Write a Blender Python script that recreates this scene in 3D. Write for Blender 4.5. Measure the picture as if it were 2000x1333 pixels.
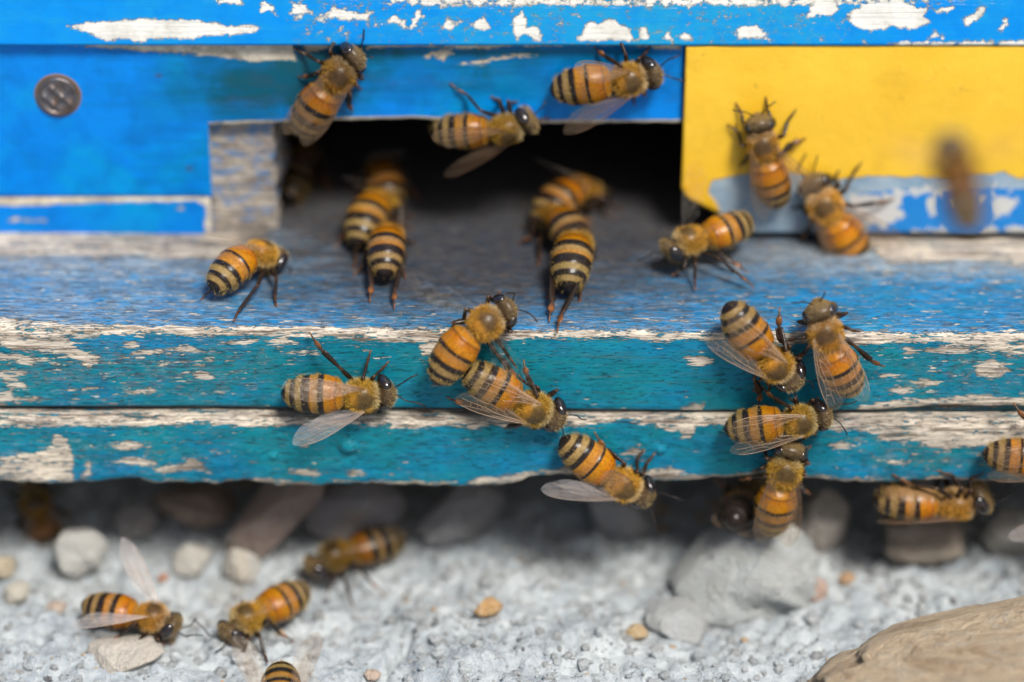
import bpy, math, random
import numpy as np
from mathutils import Vector, Matrix
R = math.radians
for o in list(bpy.data.objects):
    bpy.data.objects.remove(o)
S = bpy.context.scene
COL = S.collection
MM = 0.001                      # everything below is written in millimetres

# ------------------------------------------------------------------ camera
PITCH = R(30); DIST = 350.0; PXF = 17.7 * DIST
FWD = np.array([0, math.cos(PITCH), -math.sin(PITCH)])
UPV = np.array([0, math.sin(PITCH), math.cos(PITCH)])
RGT = np.array([1.0, 0, 0])
AIM = -1.33 * UPV
CAMP = AIM - FWD * DIST
cam = bpy.data.cameras.new('camera')
camo = bpy.data.objects.new('camera', cam); COL.objects.link(camo)
camo.location = Vector(CAMP * MM)
camo.rotation_euler = (R(90) - PITCH, 0, 0)
cam.sensor_width = 36; cam.lens = 36 * PXF / 2000
cam.clip_start = 0.01; cam.clip_end = 200
cam.dof.use_dof = True
cam.dof.focus_distance = (DIST + 0.5) * MM
cam.dof.aperture_fstop = 5.9
S.camera = camo
# ------------------------------------------------------------------ light
SUN_EL, SUN_AZ = R(56), R(152)          # azimuth clockwise from +Y (behind the hive)
w = bpy.data.worlds.new('World'); S.world = w; w.use_nodes = True
wn = w.node_tree.nodes; bg = wn['Background']
sky = wn.new('ShaderNodeTexSky'); sky.sky_type = 'NISHITA'; sky.sun_disc = False
sky.sun_elevation = SUN_EL; sky.sun_rotation = SUN_AZ
sky.air_density = 1.0; sky.dust_density = 4.0; sky.ozone_density = 1.0
w.node_tree.links.new(sky.outputs[0], bg.inputs[0]); bg.inputs[1].default_value = 0.062
sl = bpy.data.lights.new('sun', 'SUN'); sl.energy = 3.7; sl.angle = R(15); sl.color = (1, 0.96, 0.9)
so = bpy.data.objects.new('sun', sl); COL.objects.link(so)
sd = Vector((math.sin(SUN_AZ) * math.cos(SUN_EL), math.cos(SUN_AZ) * math.cos(SUN_EL), math.sin(SUN_EL)))
so.rotation_euler = sd.to_track_quat('Z', 'Y').to_euler(); so.location = (0.3, -0.5, 1.0)
S.view_settings.view_transform = 'Standard'; S.view_settings.look = 'None'
S.view_settings.exposure = 0.44; S.view_settings.gamma = 1
S.render.resolution_x = 1024; S.render.resolution_y = 682
S.render.engine = 'CYCLES'; S.render.filter_size = 1.1
S.cycles.transparent_max_bounces = 24; S.cycles.max_bounces = 8

# ------------------------------------------------------------------ helpers
def ray(px, py):
    return FWD + RGT * (px - 1000) / PXF + UPV * (666.5 - py) / PXF
def onplane(px, py, p0, n):
    d = ray(px, py); p0 = np.array(p0, float); n = np.array(n, float)
    return CAMP + d * (np.dot(p0 - CAMP, n) / np.dot(d, n))
def px2y(px, py, y): return onplane(px, py, (0, y, 0), (0, 1, 0))
def px2z(px, py, z): return onplane(px, py, (0, 0, z), (0, 0, 1))
def unit(v):
    v = np.array(v, float); return v / (np.linalg.norm(v) + 1e-12)
def smooth(x, a, b):
    t = np.clip((x - a) / (b - a), 0, 1); return t * t * (3 - 2 * t)

def _hash(ix, iy, seed):
    h = (ix.astype(np.int64) * 374761393 + iy.astype(np.int64) * 668265263 + seed * 974711) & 0xffffffff
    h = ((h ^ (h >> 13)) * 1274126177) & 0xffffffff
    h = h ^ (h >> 16)
    return (h & 0xffff) / 65535.0
def vnoise(x, y, seed=0):
    ix = np.floor(x); iy = np.floor(y); fx = x - ix; fy = y - iy
    fx = fx * fx * (3 - 2 * fx); fy = fy * fy * (3 - 2 * fy)
    a = _hash(ix, iy, seed); b = _hash(ix + 1, iy, seed); c = _hash(ix, iy + 1, seed); d = _hash(ix + 1, iy + 1, seed)
    return (a * (1 - fx) + b * fx) * (1 - fy) + (c * (1 - fx) + d * fx) * fy
def fbm(x, y, seed=0, oct=4):
    s = 0; a = 0.5; t = 0
    for i in range(oct):
        s = s + a * vnoise(x, y, seed + i * 17); t += a; x = x * 2.03; y = y * 2.03; a *= 0.5
    return s / t

def mk(name, V, Q=None, T=None, mats=(), parent=None, col=None, aname='Col', smooth_sh=True, midx=None):
    """one mesh object from millimetre vertices, quads and triangles"""
    V = np.asarray(V, float); me = bpy.data.meshes.new(name)
    Q = np.zeros((0, 4), int) if Q is None else np.asarray(Q, int).reshape(-1, 4)
    T = np.zeros((0, 3), int) if T is None else np.asarray(T, int).reshape(-1, 3)
    me.vertices.add(len(V)); me.vertices.foreach_set('co', (V * MM).ravel())
    nl = Q.size + T.size
    me.loops.add(nl); me.loops.foreach_set('vertex_index', np.concatenate([Q.ravel(), T.ravel()]).astype(np.int32))
    npoly = len(Q) + len(T); me.polygons.add(npoly)
    st = np.concatenate([np.arange(len(Q)) * 4, Q.size + np.arange(len(T)) * 3]).astype(np.int32)
    me.polygons.foreach_set('loop_start', st)
    me.polygons.foreach_set('use_smooth', np.full(npoly, smooth_sh))
    if midx is not None: me.polygons.foreach_set('material_index', np.asarray(midx, np.int32))
    me.update(calc_edges=True); me.validate()
    if col is not None:
        a = me.color_attributes.new(aname, 'FLOAT_COLOR', 'POINT')
        a.data.foreach_set('color', np.asarray(col, np.float32).ravel())
    for m in mats: me.materials.append(m)
    o = bpy.data.objects.new(name, me); COL.objects.link(o)
    if parent: o.parent = parent
    return o
def empty(name, loc=(0, 0, 0)):
    o = bpy.data.objects.new(name, None); COL.objects.link(o)
    o.location = Vector(loc) * MM; o.empty_display_size = 0.005
    return o
def tag(o, label=None, cat=None, group=None, kind=None):
    if label: o['label'] = label
    if cat: o['category'] = cat
    if group: o['group'] = group
    if kind: o['kind'] = kind
    return o
def gridq(nx, ny, off=0):
    i, j = np.meshgrid(np.arange(nx - 1), np.arange(ny - 1), indexing='ij')
    a = (i * ny + j).ravel() + off
    return np.stack([a, a + ny, a + ny + 1, a + 1], 1)
def axis(lo, a, b, hi, step, grow=1.25):
    m = list(np.linspace(a, b, int(round((b - a) / step)) + 1))
    s = step; x = b; r = []
    while x < hi - 1e-6:
        s *= grow; x = min(hi, x + s); r.append(x)
    s = step; x = a; l = []
    while x > lo + 1e-6:
        s *= grow; x = max(lo, x - s); l.append(x)
    return np.array(l[::-1] + m + r)

# ------------------------------------------------------------------ nodes
class NT:
    def __init__(s, name):
        s.m = bpy.data.materials.new(name); s.m.use_nodes = True
        s.t = s.m.node_tree; s.n = s.t.nodes; s.p = s.n['Principled BSDF']
    def put(s, sock, v):
        if isinstance(v, bpy.types.NodeSocket): s.t.links.new(v, sock)
        elif v is not None: sock.default_value = v
    def math(s, op, a, b=None, c=None, clamp=False):
        n = s.n.new('ShaderNodeMath'); n.operation = op; n.use_clamp = clamp
        for i, v in enumerate((a, b, c)): s.put(n.inputs[i], v)
        return n.outputs[0]
    def vmath(s, op, a, b):
        n = s.n.new('ShaderNodeVectorMath'); n.operation = op; s.put(n.inputs[0], a); s.put(n.inputs[1], b)
        return n.outputs[0]
    def mm(s):
        tc = s.n.new('ShaderNodeTexCoord'); return s.vmath('MULTIPLY', tc.outputs['Object'], (1000, 1000, 1000))
    def noise(s, vec, scale=1.0, detail=4, rough=0.55, dist=0.0, stretch=None):
        if stretch: vec = s.vmath('MULTIPLY', vec, stretch)
        n = s.n.new('ShaderNodeTexNoise'); s.put(n.inputs['Vector'], vec)
        n.inputs['Scale'].default_value = scale; n.inputs['Detail'].default_value = detail
        n.inputs['Roughness'].default_value = rough; n.inputs['Distortion'].default_value = dist
        return n.outputs['Fac']
    def map(s, v, a, b, c=0.0, d=1.0):
        n = s.n.new('ShaderNodeMapRange'); s.put(n.inputs[0], v)
        for i, q in enumerate((a, b, c, d)): s.put(n.inputs[i + 1], q)
        return n.outputs[0]
    def mix(s, f, a, b, mode='MIX'):
        n = s.n.new('ShaderNodeMix'); n.data_type = 'RGBA'; n.blend_type = mode
        s.put(n.inputs[0], f)
        for i, v in ((6, a), (7, b)):
            s.put(n.inputs[i], v if isinstance(v, bpy.types.NodeSocket) or len(v) == 4 else (*v, 1))
        return n.outputs[2]
    def attr(s, name):
        n = s.n.new('ShaderNodeAttribute'); n.attribute_name = name; return n
    def rgb(s, c):
        n = s.n.new('ShaderNodeSeparateColor'); s.t.links.new(c, n.inputs[0]); return n.outputs
    def bump(s, h, dist, strength=1.0):
        n = s.n.new('ShaderNodeBump'); s.put(n.inputs['Height'], h); n.inputs['Distance'].default_value = dist * MM
        n.inputs['Strength'].default_value = strength; s.t.links.new(n.outputs[0], s.p.inputs['Normal'])
    def fin(s, base=None, rough=None, **kw):
        s.put(s.p.inputs['Base Color'], base if base is None or isinstance(base, bpy.types.NodeSocket) else (*base, 1))
        s.put(s.p.inputs['Roughness'], rough)
        for k, v in kw.items(): s.put(s.p.inputs[k.replace('_', ' ')], v)
        return s.m

def wood_color(t, co, light=(0.72, 0.64, 0.52), grey=(0.48, 0.43, 0.38), dark=(0.10, 0.065, 0.045)):
    g = t.noise(co, 1.0, 7, 0.62, 0.4, stretch=(0.10, 2.2, 2.2))
    g2 = t.noise(co, 1.0, 4, 0.6, 0.0, stretch=(0.25, 7.0, 7.0))
    b = t.noise(co, 0.22, 4, 0.6)
    c = t.mix(t.map(b, 0.35, 0.7), light, grey)
    c = t.mix(t.math('MULTIPLY', t.map(g, 0.49, 0.63), 0.8), c, dark)
    c = t.mix(t.math('MULTIPLY', t.map(g2, 0.50, 0.66), 0.6), c, dark)
    return c, t.math('ADD', t.math('MULTIPLY', g, 0.7), t.math('MULTIPLY', g2, 0.3))

def paint_mat(name, blue, teal, deep, stretch, amp, primer=None, pale=(0.10, 0.36, 0.45), cyan=None, thick=0.10, rough=0.42, crack=0.5, fine=2.9, cap=0.26):
    """flaking paint over bare wood (or primer): attribute 'mask' = (chip field in mm, teal share, dirt, rubbing)"""
    t = NT(name); co = t.mm(); a = t.attr('mask'); r, g, b = t.rgb(a.outputs['Color'])[:3]; rub = a.outputs['Alpha']
    n1 = t.noise(co, 1.0, 9, 0.62, 0.25, stretch=stretch)
    n1b = t.noise(co, 1.0, 3, 0.6, 0.0, stretch=tuple(4.5 * q for q in stretch))
    r = t.math('MINIMUM', r, cap)
    f = t.math('ADD', r, t.math('MULTIPLY', t.math('SUBTRACT', n1, 0.5), 2 * amp * 1.8))
    f = t.math('ADD', f, t.math('MULTIPLY', t.math('SUBTRACT', n1b, 0.5), amp * fine))
    chip = t.map(f, -0.045, 0.045)
    if crack > 0.3:
        fl = t.noise(co, 1.0, 3, 0.5, 0.2, stretch=(0.5, 2.6, 2.6))
        chip = t.math('MAXIMUM', chip, t.map(t.math('ADD', fl, t.math('MULTIPLY', t.math('MINIMUM', rub, 0.17), 0.28)), 0.685, 0.705))
    wood, gh = wood_color(t, co)
    if primer:
        pw = t.noise(co, 0.5, 6, 0.65)
        wood = t.mix(t.map(pw, 0.42, 0.72), primer[0], primer[1])
    h1 = t.noise(co, 0.14, 5, 0.6, 0.6)
    h2 = t.noise(co, 1.0, 6, 0.65, 0.0, stretch=(0.12, 1.1, 1.1))
    hue = t.math('ADD', g, t.math('MULTIPLY', t.math('SUBTRACT', h1, 0.5), 1.5))
    hue = t.math('ADD', hue, t.math('MULTIPLY', t.math('SUBTRACT', h2, 0.5), 0.9), clamp=True)
    if cyan: blue = t.mix(t.math('MULTIPLY', t.map(t.noise(co, 0.09, 5, 0.65, 0.8), 0.46, 0.66), 0.9), blue, cyan)
    pc = t.mix(hue, blue, teal)
    pc = t.mix(t.math('MULTIPLY', t.map(t.noise(co, 0.33, 6, 0.68, 0.3), 0.45, 0.75), t.math('SUBTRACT', 0.6, t.math('MULTIPLY', hue, 0.45 if cyan else 0.0))), pc, deep)
    ck = t.noise(co, 1.0, 8, 0.74, 0.5, stretch=(0.75, 4.6, 4.6))
    pc = t.mix(t.math('MULTIPLY', t.map(ck, 0.555, 0.65), crack), pc, tuple(0.25 * q + 0.012 for q in deep))
    # rubbing: thin paint that shows wood along the grain
    st = t.noise(co, 1.0, 8, 0.78, 0.1, stretch=(0.4, 4.5, 4.5))
    st2 = t.noise(co, 1.0, 5, 0.7, 0.2, stretch=(0.6, 1.6, 1.6))
    rf = t.math('ADD', rub, t.math('MULTIPLY', t.math('SUBTRACT', t.math('ADD', t.math('MULTIPLY', st, 0.65), t.math('MULTIPLY', st2, 0.35)), 0.5), 2.6))
    wr = t.mix(t.math('MULTIPLY', t.map(rub, 0.1, 0.2), 0.6), wood, t.mix(t.map(st, 0.42, 0.6), (0.06, 0.16, 0.25), (0.30, 0.40, 0.46)))
    pc = t.mix(t.math('MULTIPLY', t.map(rf, 0.22, 0.62), 0.85), pc, wr)
    fg = t.noise(co, 1.0, 6, 0.7, 0.0, stretch=(0.12, 6.5, 6.5))
    if crack > 0.3: pc = t.mix(t.math('MULTIPLY', t.map(fg, 0.54, 0.66), 0.45), pc, (0.10, 0.095, 0.075))
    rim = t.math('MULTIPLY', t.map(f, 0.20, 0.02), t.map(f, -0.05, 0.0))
    wood = t.mix(t.math('MULTIPLY', rim, 0.6), wood, (0.10, 0.075, 0.055))  # brown rim inside chips: edge shading of the paint thickness put into the colour
    pc = t.mix(t.math('MULTIPLY', t.math('MULTIPLY', t.map(f, -0.22, -0.05), t.map(h2, 0.4, 0.6)), 0.35), pc, pale)
    pc = t.mix(t.math('MULTIPLY', t.math('MULTIPLY', t.map(st2, 0.47, 0.60), t.map(rub, 0.1, 0.2)), 0.55), pc, (0.022, 0.035, 0.07))
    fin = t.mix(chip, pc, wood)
    dn = t.noise(co, 0.35, 7, 0.7, stretch=(0.5, 1.4, 1.4))
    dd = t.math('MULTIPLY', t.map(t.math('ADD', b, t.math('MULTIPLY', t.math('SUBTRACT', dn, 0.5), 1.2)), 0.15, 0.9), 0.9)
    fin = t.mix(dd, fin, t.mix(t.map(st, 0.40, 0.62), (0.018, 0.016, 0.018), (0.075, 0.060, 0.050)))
    hgt = t.math('ADD', t.math('MULTIPLY', t.math('SUBTRACT', 1.0, chip), 1.0), t.math('MULTIPLY', gh, t.math('ADD', t.math('MULTIPLY', chip, 0.9), 0.35)))
    hgt = t.math('SUBTRACT', hgt, t.math('MULTIPLY', t.map(ck, 0.555, 0.65), 0.5 * crack))
    t.bump(hgt, thick)
    return t.fin(fin, t.map(chip, 0, 1, rough, 0.85), Specular_IOR_Level=0.18)

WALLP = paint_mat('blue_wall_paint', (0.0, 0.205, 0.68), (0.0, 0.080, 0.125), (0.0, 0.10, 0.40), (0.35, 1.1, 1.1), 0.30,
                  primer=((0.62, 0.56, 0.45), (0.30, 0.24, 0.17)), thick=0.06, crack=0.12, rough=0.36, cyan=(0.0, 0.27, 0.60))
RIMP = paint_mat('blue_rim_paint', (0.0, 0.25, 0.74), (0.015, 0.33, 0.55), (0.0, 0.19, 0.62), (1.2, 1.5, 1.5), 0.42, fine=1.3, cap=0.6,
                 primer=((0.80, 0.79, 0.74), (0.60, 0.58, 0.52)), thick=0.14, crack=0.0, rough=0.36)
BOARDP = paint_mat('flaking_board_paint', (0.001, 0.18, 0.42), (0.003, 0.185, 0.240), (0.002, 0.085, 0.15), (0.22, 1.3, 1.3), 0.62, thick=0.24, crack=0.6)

t = NT('weathered_end_grain'); co = t.mm(); wc, gh = wood_color(t, co, (0.50, 0.44, 0.36), (0.30, 0.26, 0.23), (0.09, 0.07, 0.06))
bl = t.noise(co, 1.0, 6, 0.7, stretch=(0.35, 0.8, 0.8))
wc = t.mix(t.math('MULTIPLY', t.map(bl, 0.51, 0.60), 0.75), wc, (0.03, 0.17, 0.40))
t.bump(gh, 0.25); BLOCKM = t.fin(wc, 0.85)

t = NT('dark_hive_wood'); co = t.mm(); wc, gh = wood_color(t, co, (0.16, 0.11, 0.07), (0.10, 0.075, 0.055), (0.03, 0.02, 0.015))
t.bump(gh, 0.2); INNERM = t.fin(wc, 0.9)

t = NT('enamelled_plate'); co = t.mm(); a = t.attr('mask'); r, g, b = t.rgb(a.outputs['Color'])[:3]
nn = t.math('MULTIPLY', t.math('SUBTRACT', t.noise(co, 0.5, 8, 0.6), 0.5), 1.1)
yel = t.map(t.math('ADD', r, nn), -0.05, 0.05)
blu = t.map(t.math('ADD', g, nn), -0.04, 0.04)
nw = t.math('MULTIPLY', t.math('SUBTRACT', t.noise(co, 0.75, 8, 0.62, 0.5), 0.5), 4.2)
wht = t.map(t.math('ADD', b, nw), -0.05, 0.05)
yn = t.noise(co, 0.10, 5, 0.6); yn2 = t.noise(co, 0.9, 5, 0.65)
yc = t.mix(t.map(yn, 0.3, 0.7), (0.76, 0.435, 0.016), (0.82, 0.51, 0.035))
yc = t.mix(t.math('MULTIPLY', t.map(yn2, 0.60, 0.8), 0.55), yc, (0.85, 0.60, 0.13))
yc = t.mix(t.math('MULTIPLY', t.map(t.noise(co, 0.16, 7, 0.72), 0.52, 0.70), 0.55), yc, (0.62, 0.36, 0.02))
gn = t.noise(co, 0.3, 6, 0.65)
gc = t.mix(t.map(gn, 0.35, 0.68), (0.20, 0.30, 0.40), (0.36, 0.44, 0.50))
yc = t.mix(t.math('MULTIPLY', t.map(t.noise(co, 0.75, 3, 0.5), 0.70, 0.76), 0.6), yc, (0.45, 0.25, 0.03))
c = t.mix(blu, gc, (0.005, 0.19, 0.55)); c = t.mix(wht, c, (0.52, 0.52, 0.50)); c = t.mix(yel, c, yc)
pits = t.noise(co, 2.2, 4, 0.6)
hh = t.math('ADD', t.math('MULTIPLY', yel, 1.2), t.math('MULTIPLY', pits, 0.45)); hh = t.math('ADD', hh, t.math('MULTIPLY', yn2, 0.6))
t.bump(hh, 0.10); PLATEM = t.fin(c, t.map(yel, 0, 1, 0.5, 0.38))

t = NT('rusty_nail_steel'); co = t.mm(); rr = t.noise(co, 0.8, 6, 0.7)
c = t.mix(t.map(rr, 0.42, 0.68), (0.17, 0.165, 0.175), (0.15, 0.085, 0.05)); t.bump(rr, 0.08); NAILM = t.fin(c, 0.36, Metallic=0.75)
t = NT('rust_stain'); co = t.mm(); rr = t.noise(co, 1.2, 6, 0.7)
RUSTM = t.fin(t.mix(rr, (0.22, 0.09, 0.03), (0.10, 0.12, 0.08)), 0.8)

t = NT('dusty_ground'); co = t.mm()
n1 = t.noise(co, 0.16, 7, 0.65); n2 = t.noise(co, 0.9, 6, 0.7); n3 = t.noise(co, 3.2, 3, 0.6)
c = t.mix(t.map(n1, 0.32, 0.68), (0.31, 0.36, 0.405), (0.55, 0.59, 0.60))
c = t.mix(t.math('MULTIPLY', t.map(n2, 0.5, 0.75), 0.7), c, (0.68, 0.71, 0.70))
c = t.mix(t.math('MULTIPLY', t.map(n2, 0.46, 0.28), 0.7), c, (0.19, 0.20, 0.22))
c = t.mix(t.math('MULTIPLY', t.map(n3, 0.62, 0.75), 0.6), c, (0.62, 0.52, 0.40))
t.bump(t.math('ADD', n2, t.math('MULTIPLY', n3, 0.5)), 0.65); GROUNDM = t.fin(c, 0.95)

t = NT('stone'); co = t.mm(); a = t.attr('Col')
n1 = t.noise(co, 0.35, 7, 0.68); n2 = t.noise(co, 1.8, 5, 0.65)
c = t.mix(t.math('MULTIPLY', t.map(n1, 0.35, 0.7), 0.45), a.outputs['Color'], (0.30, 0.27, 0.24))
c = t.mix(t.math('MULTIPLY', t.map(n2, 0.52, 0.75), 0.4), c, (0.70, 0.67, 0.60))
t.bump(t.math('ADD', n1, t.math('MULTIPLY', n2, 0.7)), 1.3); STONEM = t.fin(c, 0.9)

t = NT('layered_rock'); co = t.mm(); a = t.attr('Col')
n1 = t.noise(co, 1.0, 8, 0.7, 0.8, stretch=(0.10, 0.25, 0.7)); n2 = t.noise(co, 1.0, 7, 0.72, 0.3, stretch=(0.5, 0.8, 1.6)); n3 = t.noise(co, 2.4, 5, 0.7)
c = t.mix(t.math('MULTIPLY', t.map(n1, 0.48, 0.6), 0.7), a.outputs['Color'], (0.42, 0.26, 0.14))
c = t.mix(t.math('MULTIPLY', t.map(n2, 0.50, 0.64), 0.7), c, (0.74, 0.64, 0.50))
c = t.mix(t.math('MULTIPLY', t.map(n3, 0.56, 0.68), 0.5), c, (0.26, 0.18, 0.12))
t.bump(t.math('ADD', t.math('ADD', n1, n2), t.math('MULTIPLY', n3, 0.4)), 2.6); ROCKM = t.fin(c, 0.92)
# bee materials
t = NT('bee_cuticle'); co = t.mm(); a = t.attr('Col'); n1 = t.noise(co, 3.0, 6, 0.7, 0.0, stretch=(0.6, 1, 1))
c = t.mix(t.math('MULTIPLY', t.map(n1, 0.42, 0.62), 0.6), a.outputs['Color'], t.mix(1.0, a.outputs['Color'], (0.45, 0.38, 0.32), 'MULTIPLY'))
t.bump(n1, 0.03); BODYM = t.fin(c, t.math('MULTIPLY', a.outputs['Alpha'], 0.75), Specular_IOR_Level=0.28)
t = NT('bee_fuzz'); a = t.attr('Col')
d = t.n.new('ShaderNodeBsdfTranslucent'); t.t.links.new(a.outputs['Color'], d.inputs[0])
t.fin(a.outputs['Color'], 0.55, Specular_IOR_Level=0.3)
mx = t.n.new('ShaderNodeMixShader'); mx.inputs[0].default_value = 0.35
t.t.links.new(t.p.outputs[0], mx.inputs[1]); t.t.links.new(d.outputs[0], mx.inputs[2]); t.t.links.new(mx.outputs[0], t.n['Material Output'].inputs[0]); FUZZM = t.m
t = NT('bee_eye'); co = t.mm(); v = t.noise(co, 9.0, 2, 0.5); t.bump(v, 0.01)
EYEM = t.fin((0.012, 0.008, 0.008), 0.16, Specular_IOR_Level=0.7, Coat_Weight=0.3, Coat_Roughness=0.1)
def wingm(name, op, tint):
    t = NT(name); co = t.mm(); v = t.noise(co, 1.3, 4, 0.6); t.bump(v, 0.22)
    t.fin(tint, 0.14, Specular_IOR_Level=0.8, Sheen_Weight=0.0)
    tr = t.n.new('ShaderNodeBsdfTransparent'); tr.inputs[0].default_value = (1.0, 0.97, 0.93, 1)
    mx = t.n.new('ShaderNodeMixShader')
    lw = t.n.new('ShaderNodeLayerWeight'); lw.inputs[0].default_value = 0.25
    f = t.math('ADD', op, t.math('MULTIPLY', lw.outputs['Facing'], 0.16))
    t.put(mx.inputs[0], t.math('ADD', f, t.math('MULTIPLY', t.math('SUBTRACT', v, 0.5), 0.2), clamp=True))
    t.t.links.new(tr.outputs[0], mx.inputs[1]); t.t.links.new(t.p.outputs[0], mx.inputs[2]); t.t.links.new(mx.outputs[0], t.n['Material Output'].inputs[0])
    return t.m
WINGM = wingm('bee_wing_membrane', 0.15, (0.27, 0.19, 0.12))
WINGC = wingm('clear_wing_membrane', 0.02, (0.45, 0.42, 0.38))
WINGG = wingm('grey_wing_membrane', 0.28, (0.46, 0.43, 0.43))
t = NT('wing_vein'); VEINM = t.fin((0.16, 0.075, 0.035), 0.35)
t = NT('pale_wing_vein'); VEINP = t.fin((0.44, 0.31, 0.22), 0.25)

# ------------------------------------------------------------------ masks
def sdf(poly, X, Y):
    """signed distance (mm, positive inside) to a polygon given in surface coordinates"""
    P = np.asarray(poly, float); d2 = np.full(X.shape, 1e9); ins = np.zeros(X.shape, bool); n = len(P)
    for i in range(n):
        ax, ay = P[i]; bx, by = P[(i + 1) % n]; ex, ey = bx - ax, by - ay
        h = np.clip(((X - ax) * ex + (Y - ay) * ey) / (ex * ex + ey * ey + 1e-9), 0, 1)
        d2 = np.minimum(d2, (X - ax - h * ex) ** 2 + (Y - ay - h * ey) ** 2)
        c = ((ay > Y) != (by > Y)) & (X < (bx - ax) * (Y - ay) / (by - ay + 1e-12) + ax); ins ^= c
    return np.where(ins, 1, -1) * np.sqrt(d2)
def ell(cx, cy, rx, ry, X, Y):
    q = np.sqrt(((X - cx) / rx) ** 2 + ((Y - cy) / ry) ** 2); return (1 - q) * min(rx, ry)
def blob(cx, cy, rx, ry, X, Y): return np.exp(-((X - cx) / rx) ** 2 - ((Y - cy) / ry) ** 2)

# ================================================================== BEEHIVE
W = 22.0
ZT = px2y(1000, 82, W)[2]           # top of the front panel
ZE = px2y(1000, 239, W)[2]          # top of the flight hole
XL = px2y(410, 300, W)[0]; XR = px2y(1331, 300, W)[0]
ZC = px2y(200, 386, W)[2]           # crack between panel and lower strip
hive = empty('beehive')
tag(hive, 'weathered blue wooden beehive front with yellow plate, dark flight hole and flaking landing board', 'beehive')
def wpx(x, y, Y=W): p = px2y(x, y, Y); return (p[0], p[2])
def wpoly(pts, Y=W): return [wpx(x, y, Y) for x, y in pts]
XA = axis(-220, -66, 66, 220, 0.3)

# landing boards: a sheet swept along x, profile runs back-top -> front edge -> bottom -> back
def swept(name, prof, sfun, maskfun, mats):
    n = len(prof); nx = len(XA); P = np.array(prof)
    X = np.repeat(XA, n).reshape(nx, n); Yv = np.tile(P[:, 0], (nx, 1)); Zv = np.tile(P[:, 1], (nx, 1))
    sv = np.tile(P[:, 2], (nx, 1))
    Yv, Zv = sfun(X, Yv, Zv, sv)
    V = np.stack([X, Yv, Zv], -1).reshape(-1, 3)
    Q = gridq(nx, n)
    Q = Q[:, ::-1]
    m = maskfun(X, sv).reshape(-1, 4)
    # end caps left open beyond the view are closed by fans
    T = []
    c0 = len(V); V = np.vstack([V, V[:n].mean(0), V[-n:].mean(0)]); m = np.vstack([m, m[:1], m[-1:]])
    for j in range(n):
        k = (j + 1) % n
        T.append((c0, j, k)); T.append((c0 + 1, (nx - 1) * n + k, (nx - 1) * n + j))
    # close the loop (back side)
    a = np.arange(nx - 1) * n; Q2 = np.stack([a + n - 1, a, a + n, a + 2 * n - 1], 1)
    return mk(name, V, np.vstack([Q, Q2[:, ::-1]]), T, mats, hive, m, 'mask')

def prof_board(y0, ztop, zbot, r, back=380.0, top=True):
    p = []
    ys = axis(y0 + r, y0 + r, y0 + 45, back, 0.35)[::-1] if top else np.array([back, 100, 50, 25, 12, 6, 3, y0 + r + 0.3])
    for y in ys: p.append((y, ztop, y - y0))
    for k in range(1, 9):
        a = k / 9 * math.pi / 2; p.append((y0 + r - r * math.sin(a), ztop - r + r * math.cos(a), r - k / 9 * 2 * r))
    for z in np.arange(ztop - r, zbot + 0.7, -0.28): p.append((y0, z, z - ztop))
    for k in range(1, 6):
        a = k / 6 * math.pi / 2; p.append((y0 + 0.6 - 0.6 * math.cos(a), zbot + 0.6 - 0.6 * math.sin(a), zbot + 0.6 - ztop - 0.1 * k))
    for y in (y0 + 0.6, 4.0, 12.0, 40.0, back): p.append((y, zbot, zbot - ztop - 1.0))
    return p
SLOPE = -0.0065
zA_bot = px2y(1000, 803, 0)[2]; zB_bot = px2y(1000, 945, -1)[2]
def spx(x, y):            # pixel -> (x, s) on the landing board: s>0 along the top, s<0 down the front
    if y < 640: p = px2z(x, y, 0); return (p[0], p[1])
    p = px2y(x, y, 0); return (p[0], min(0.4, p[2] - SLOPE * p[0]))
def spoly(pts): return [spx(*q) for q in pts]

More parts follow.
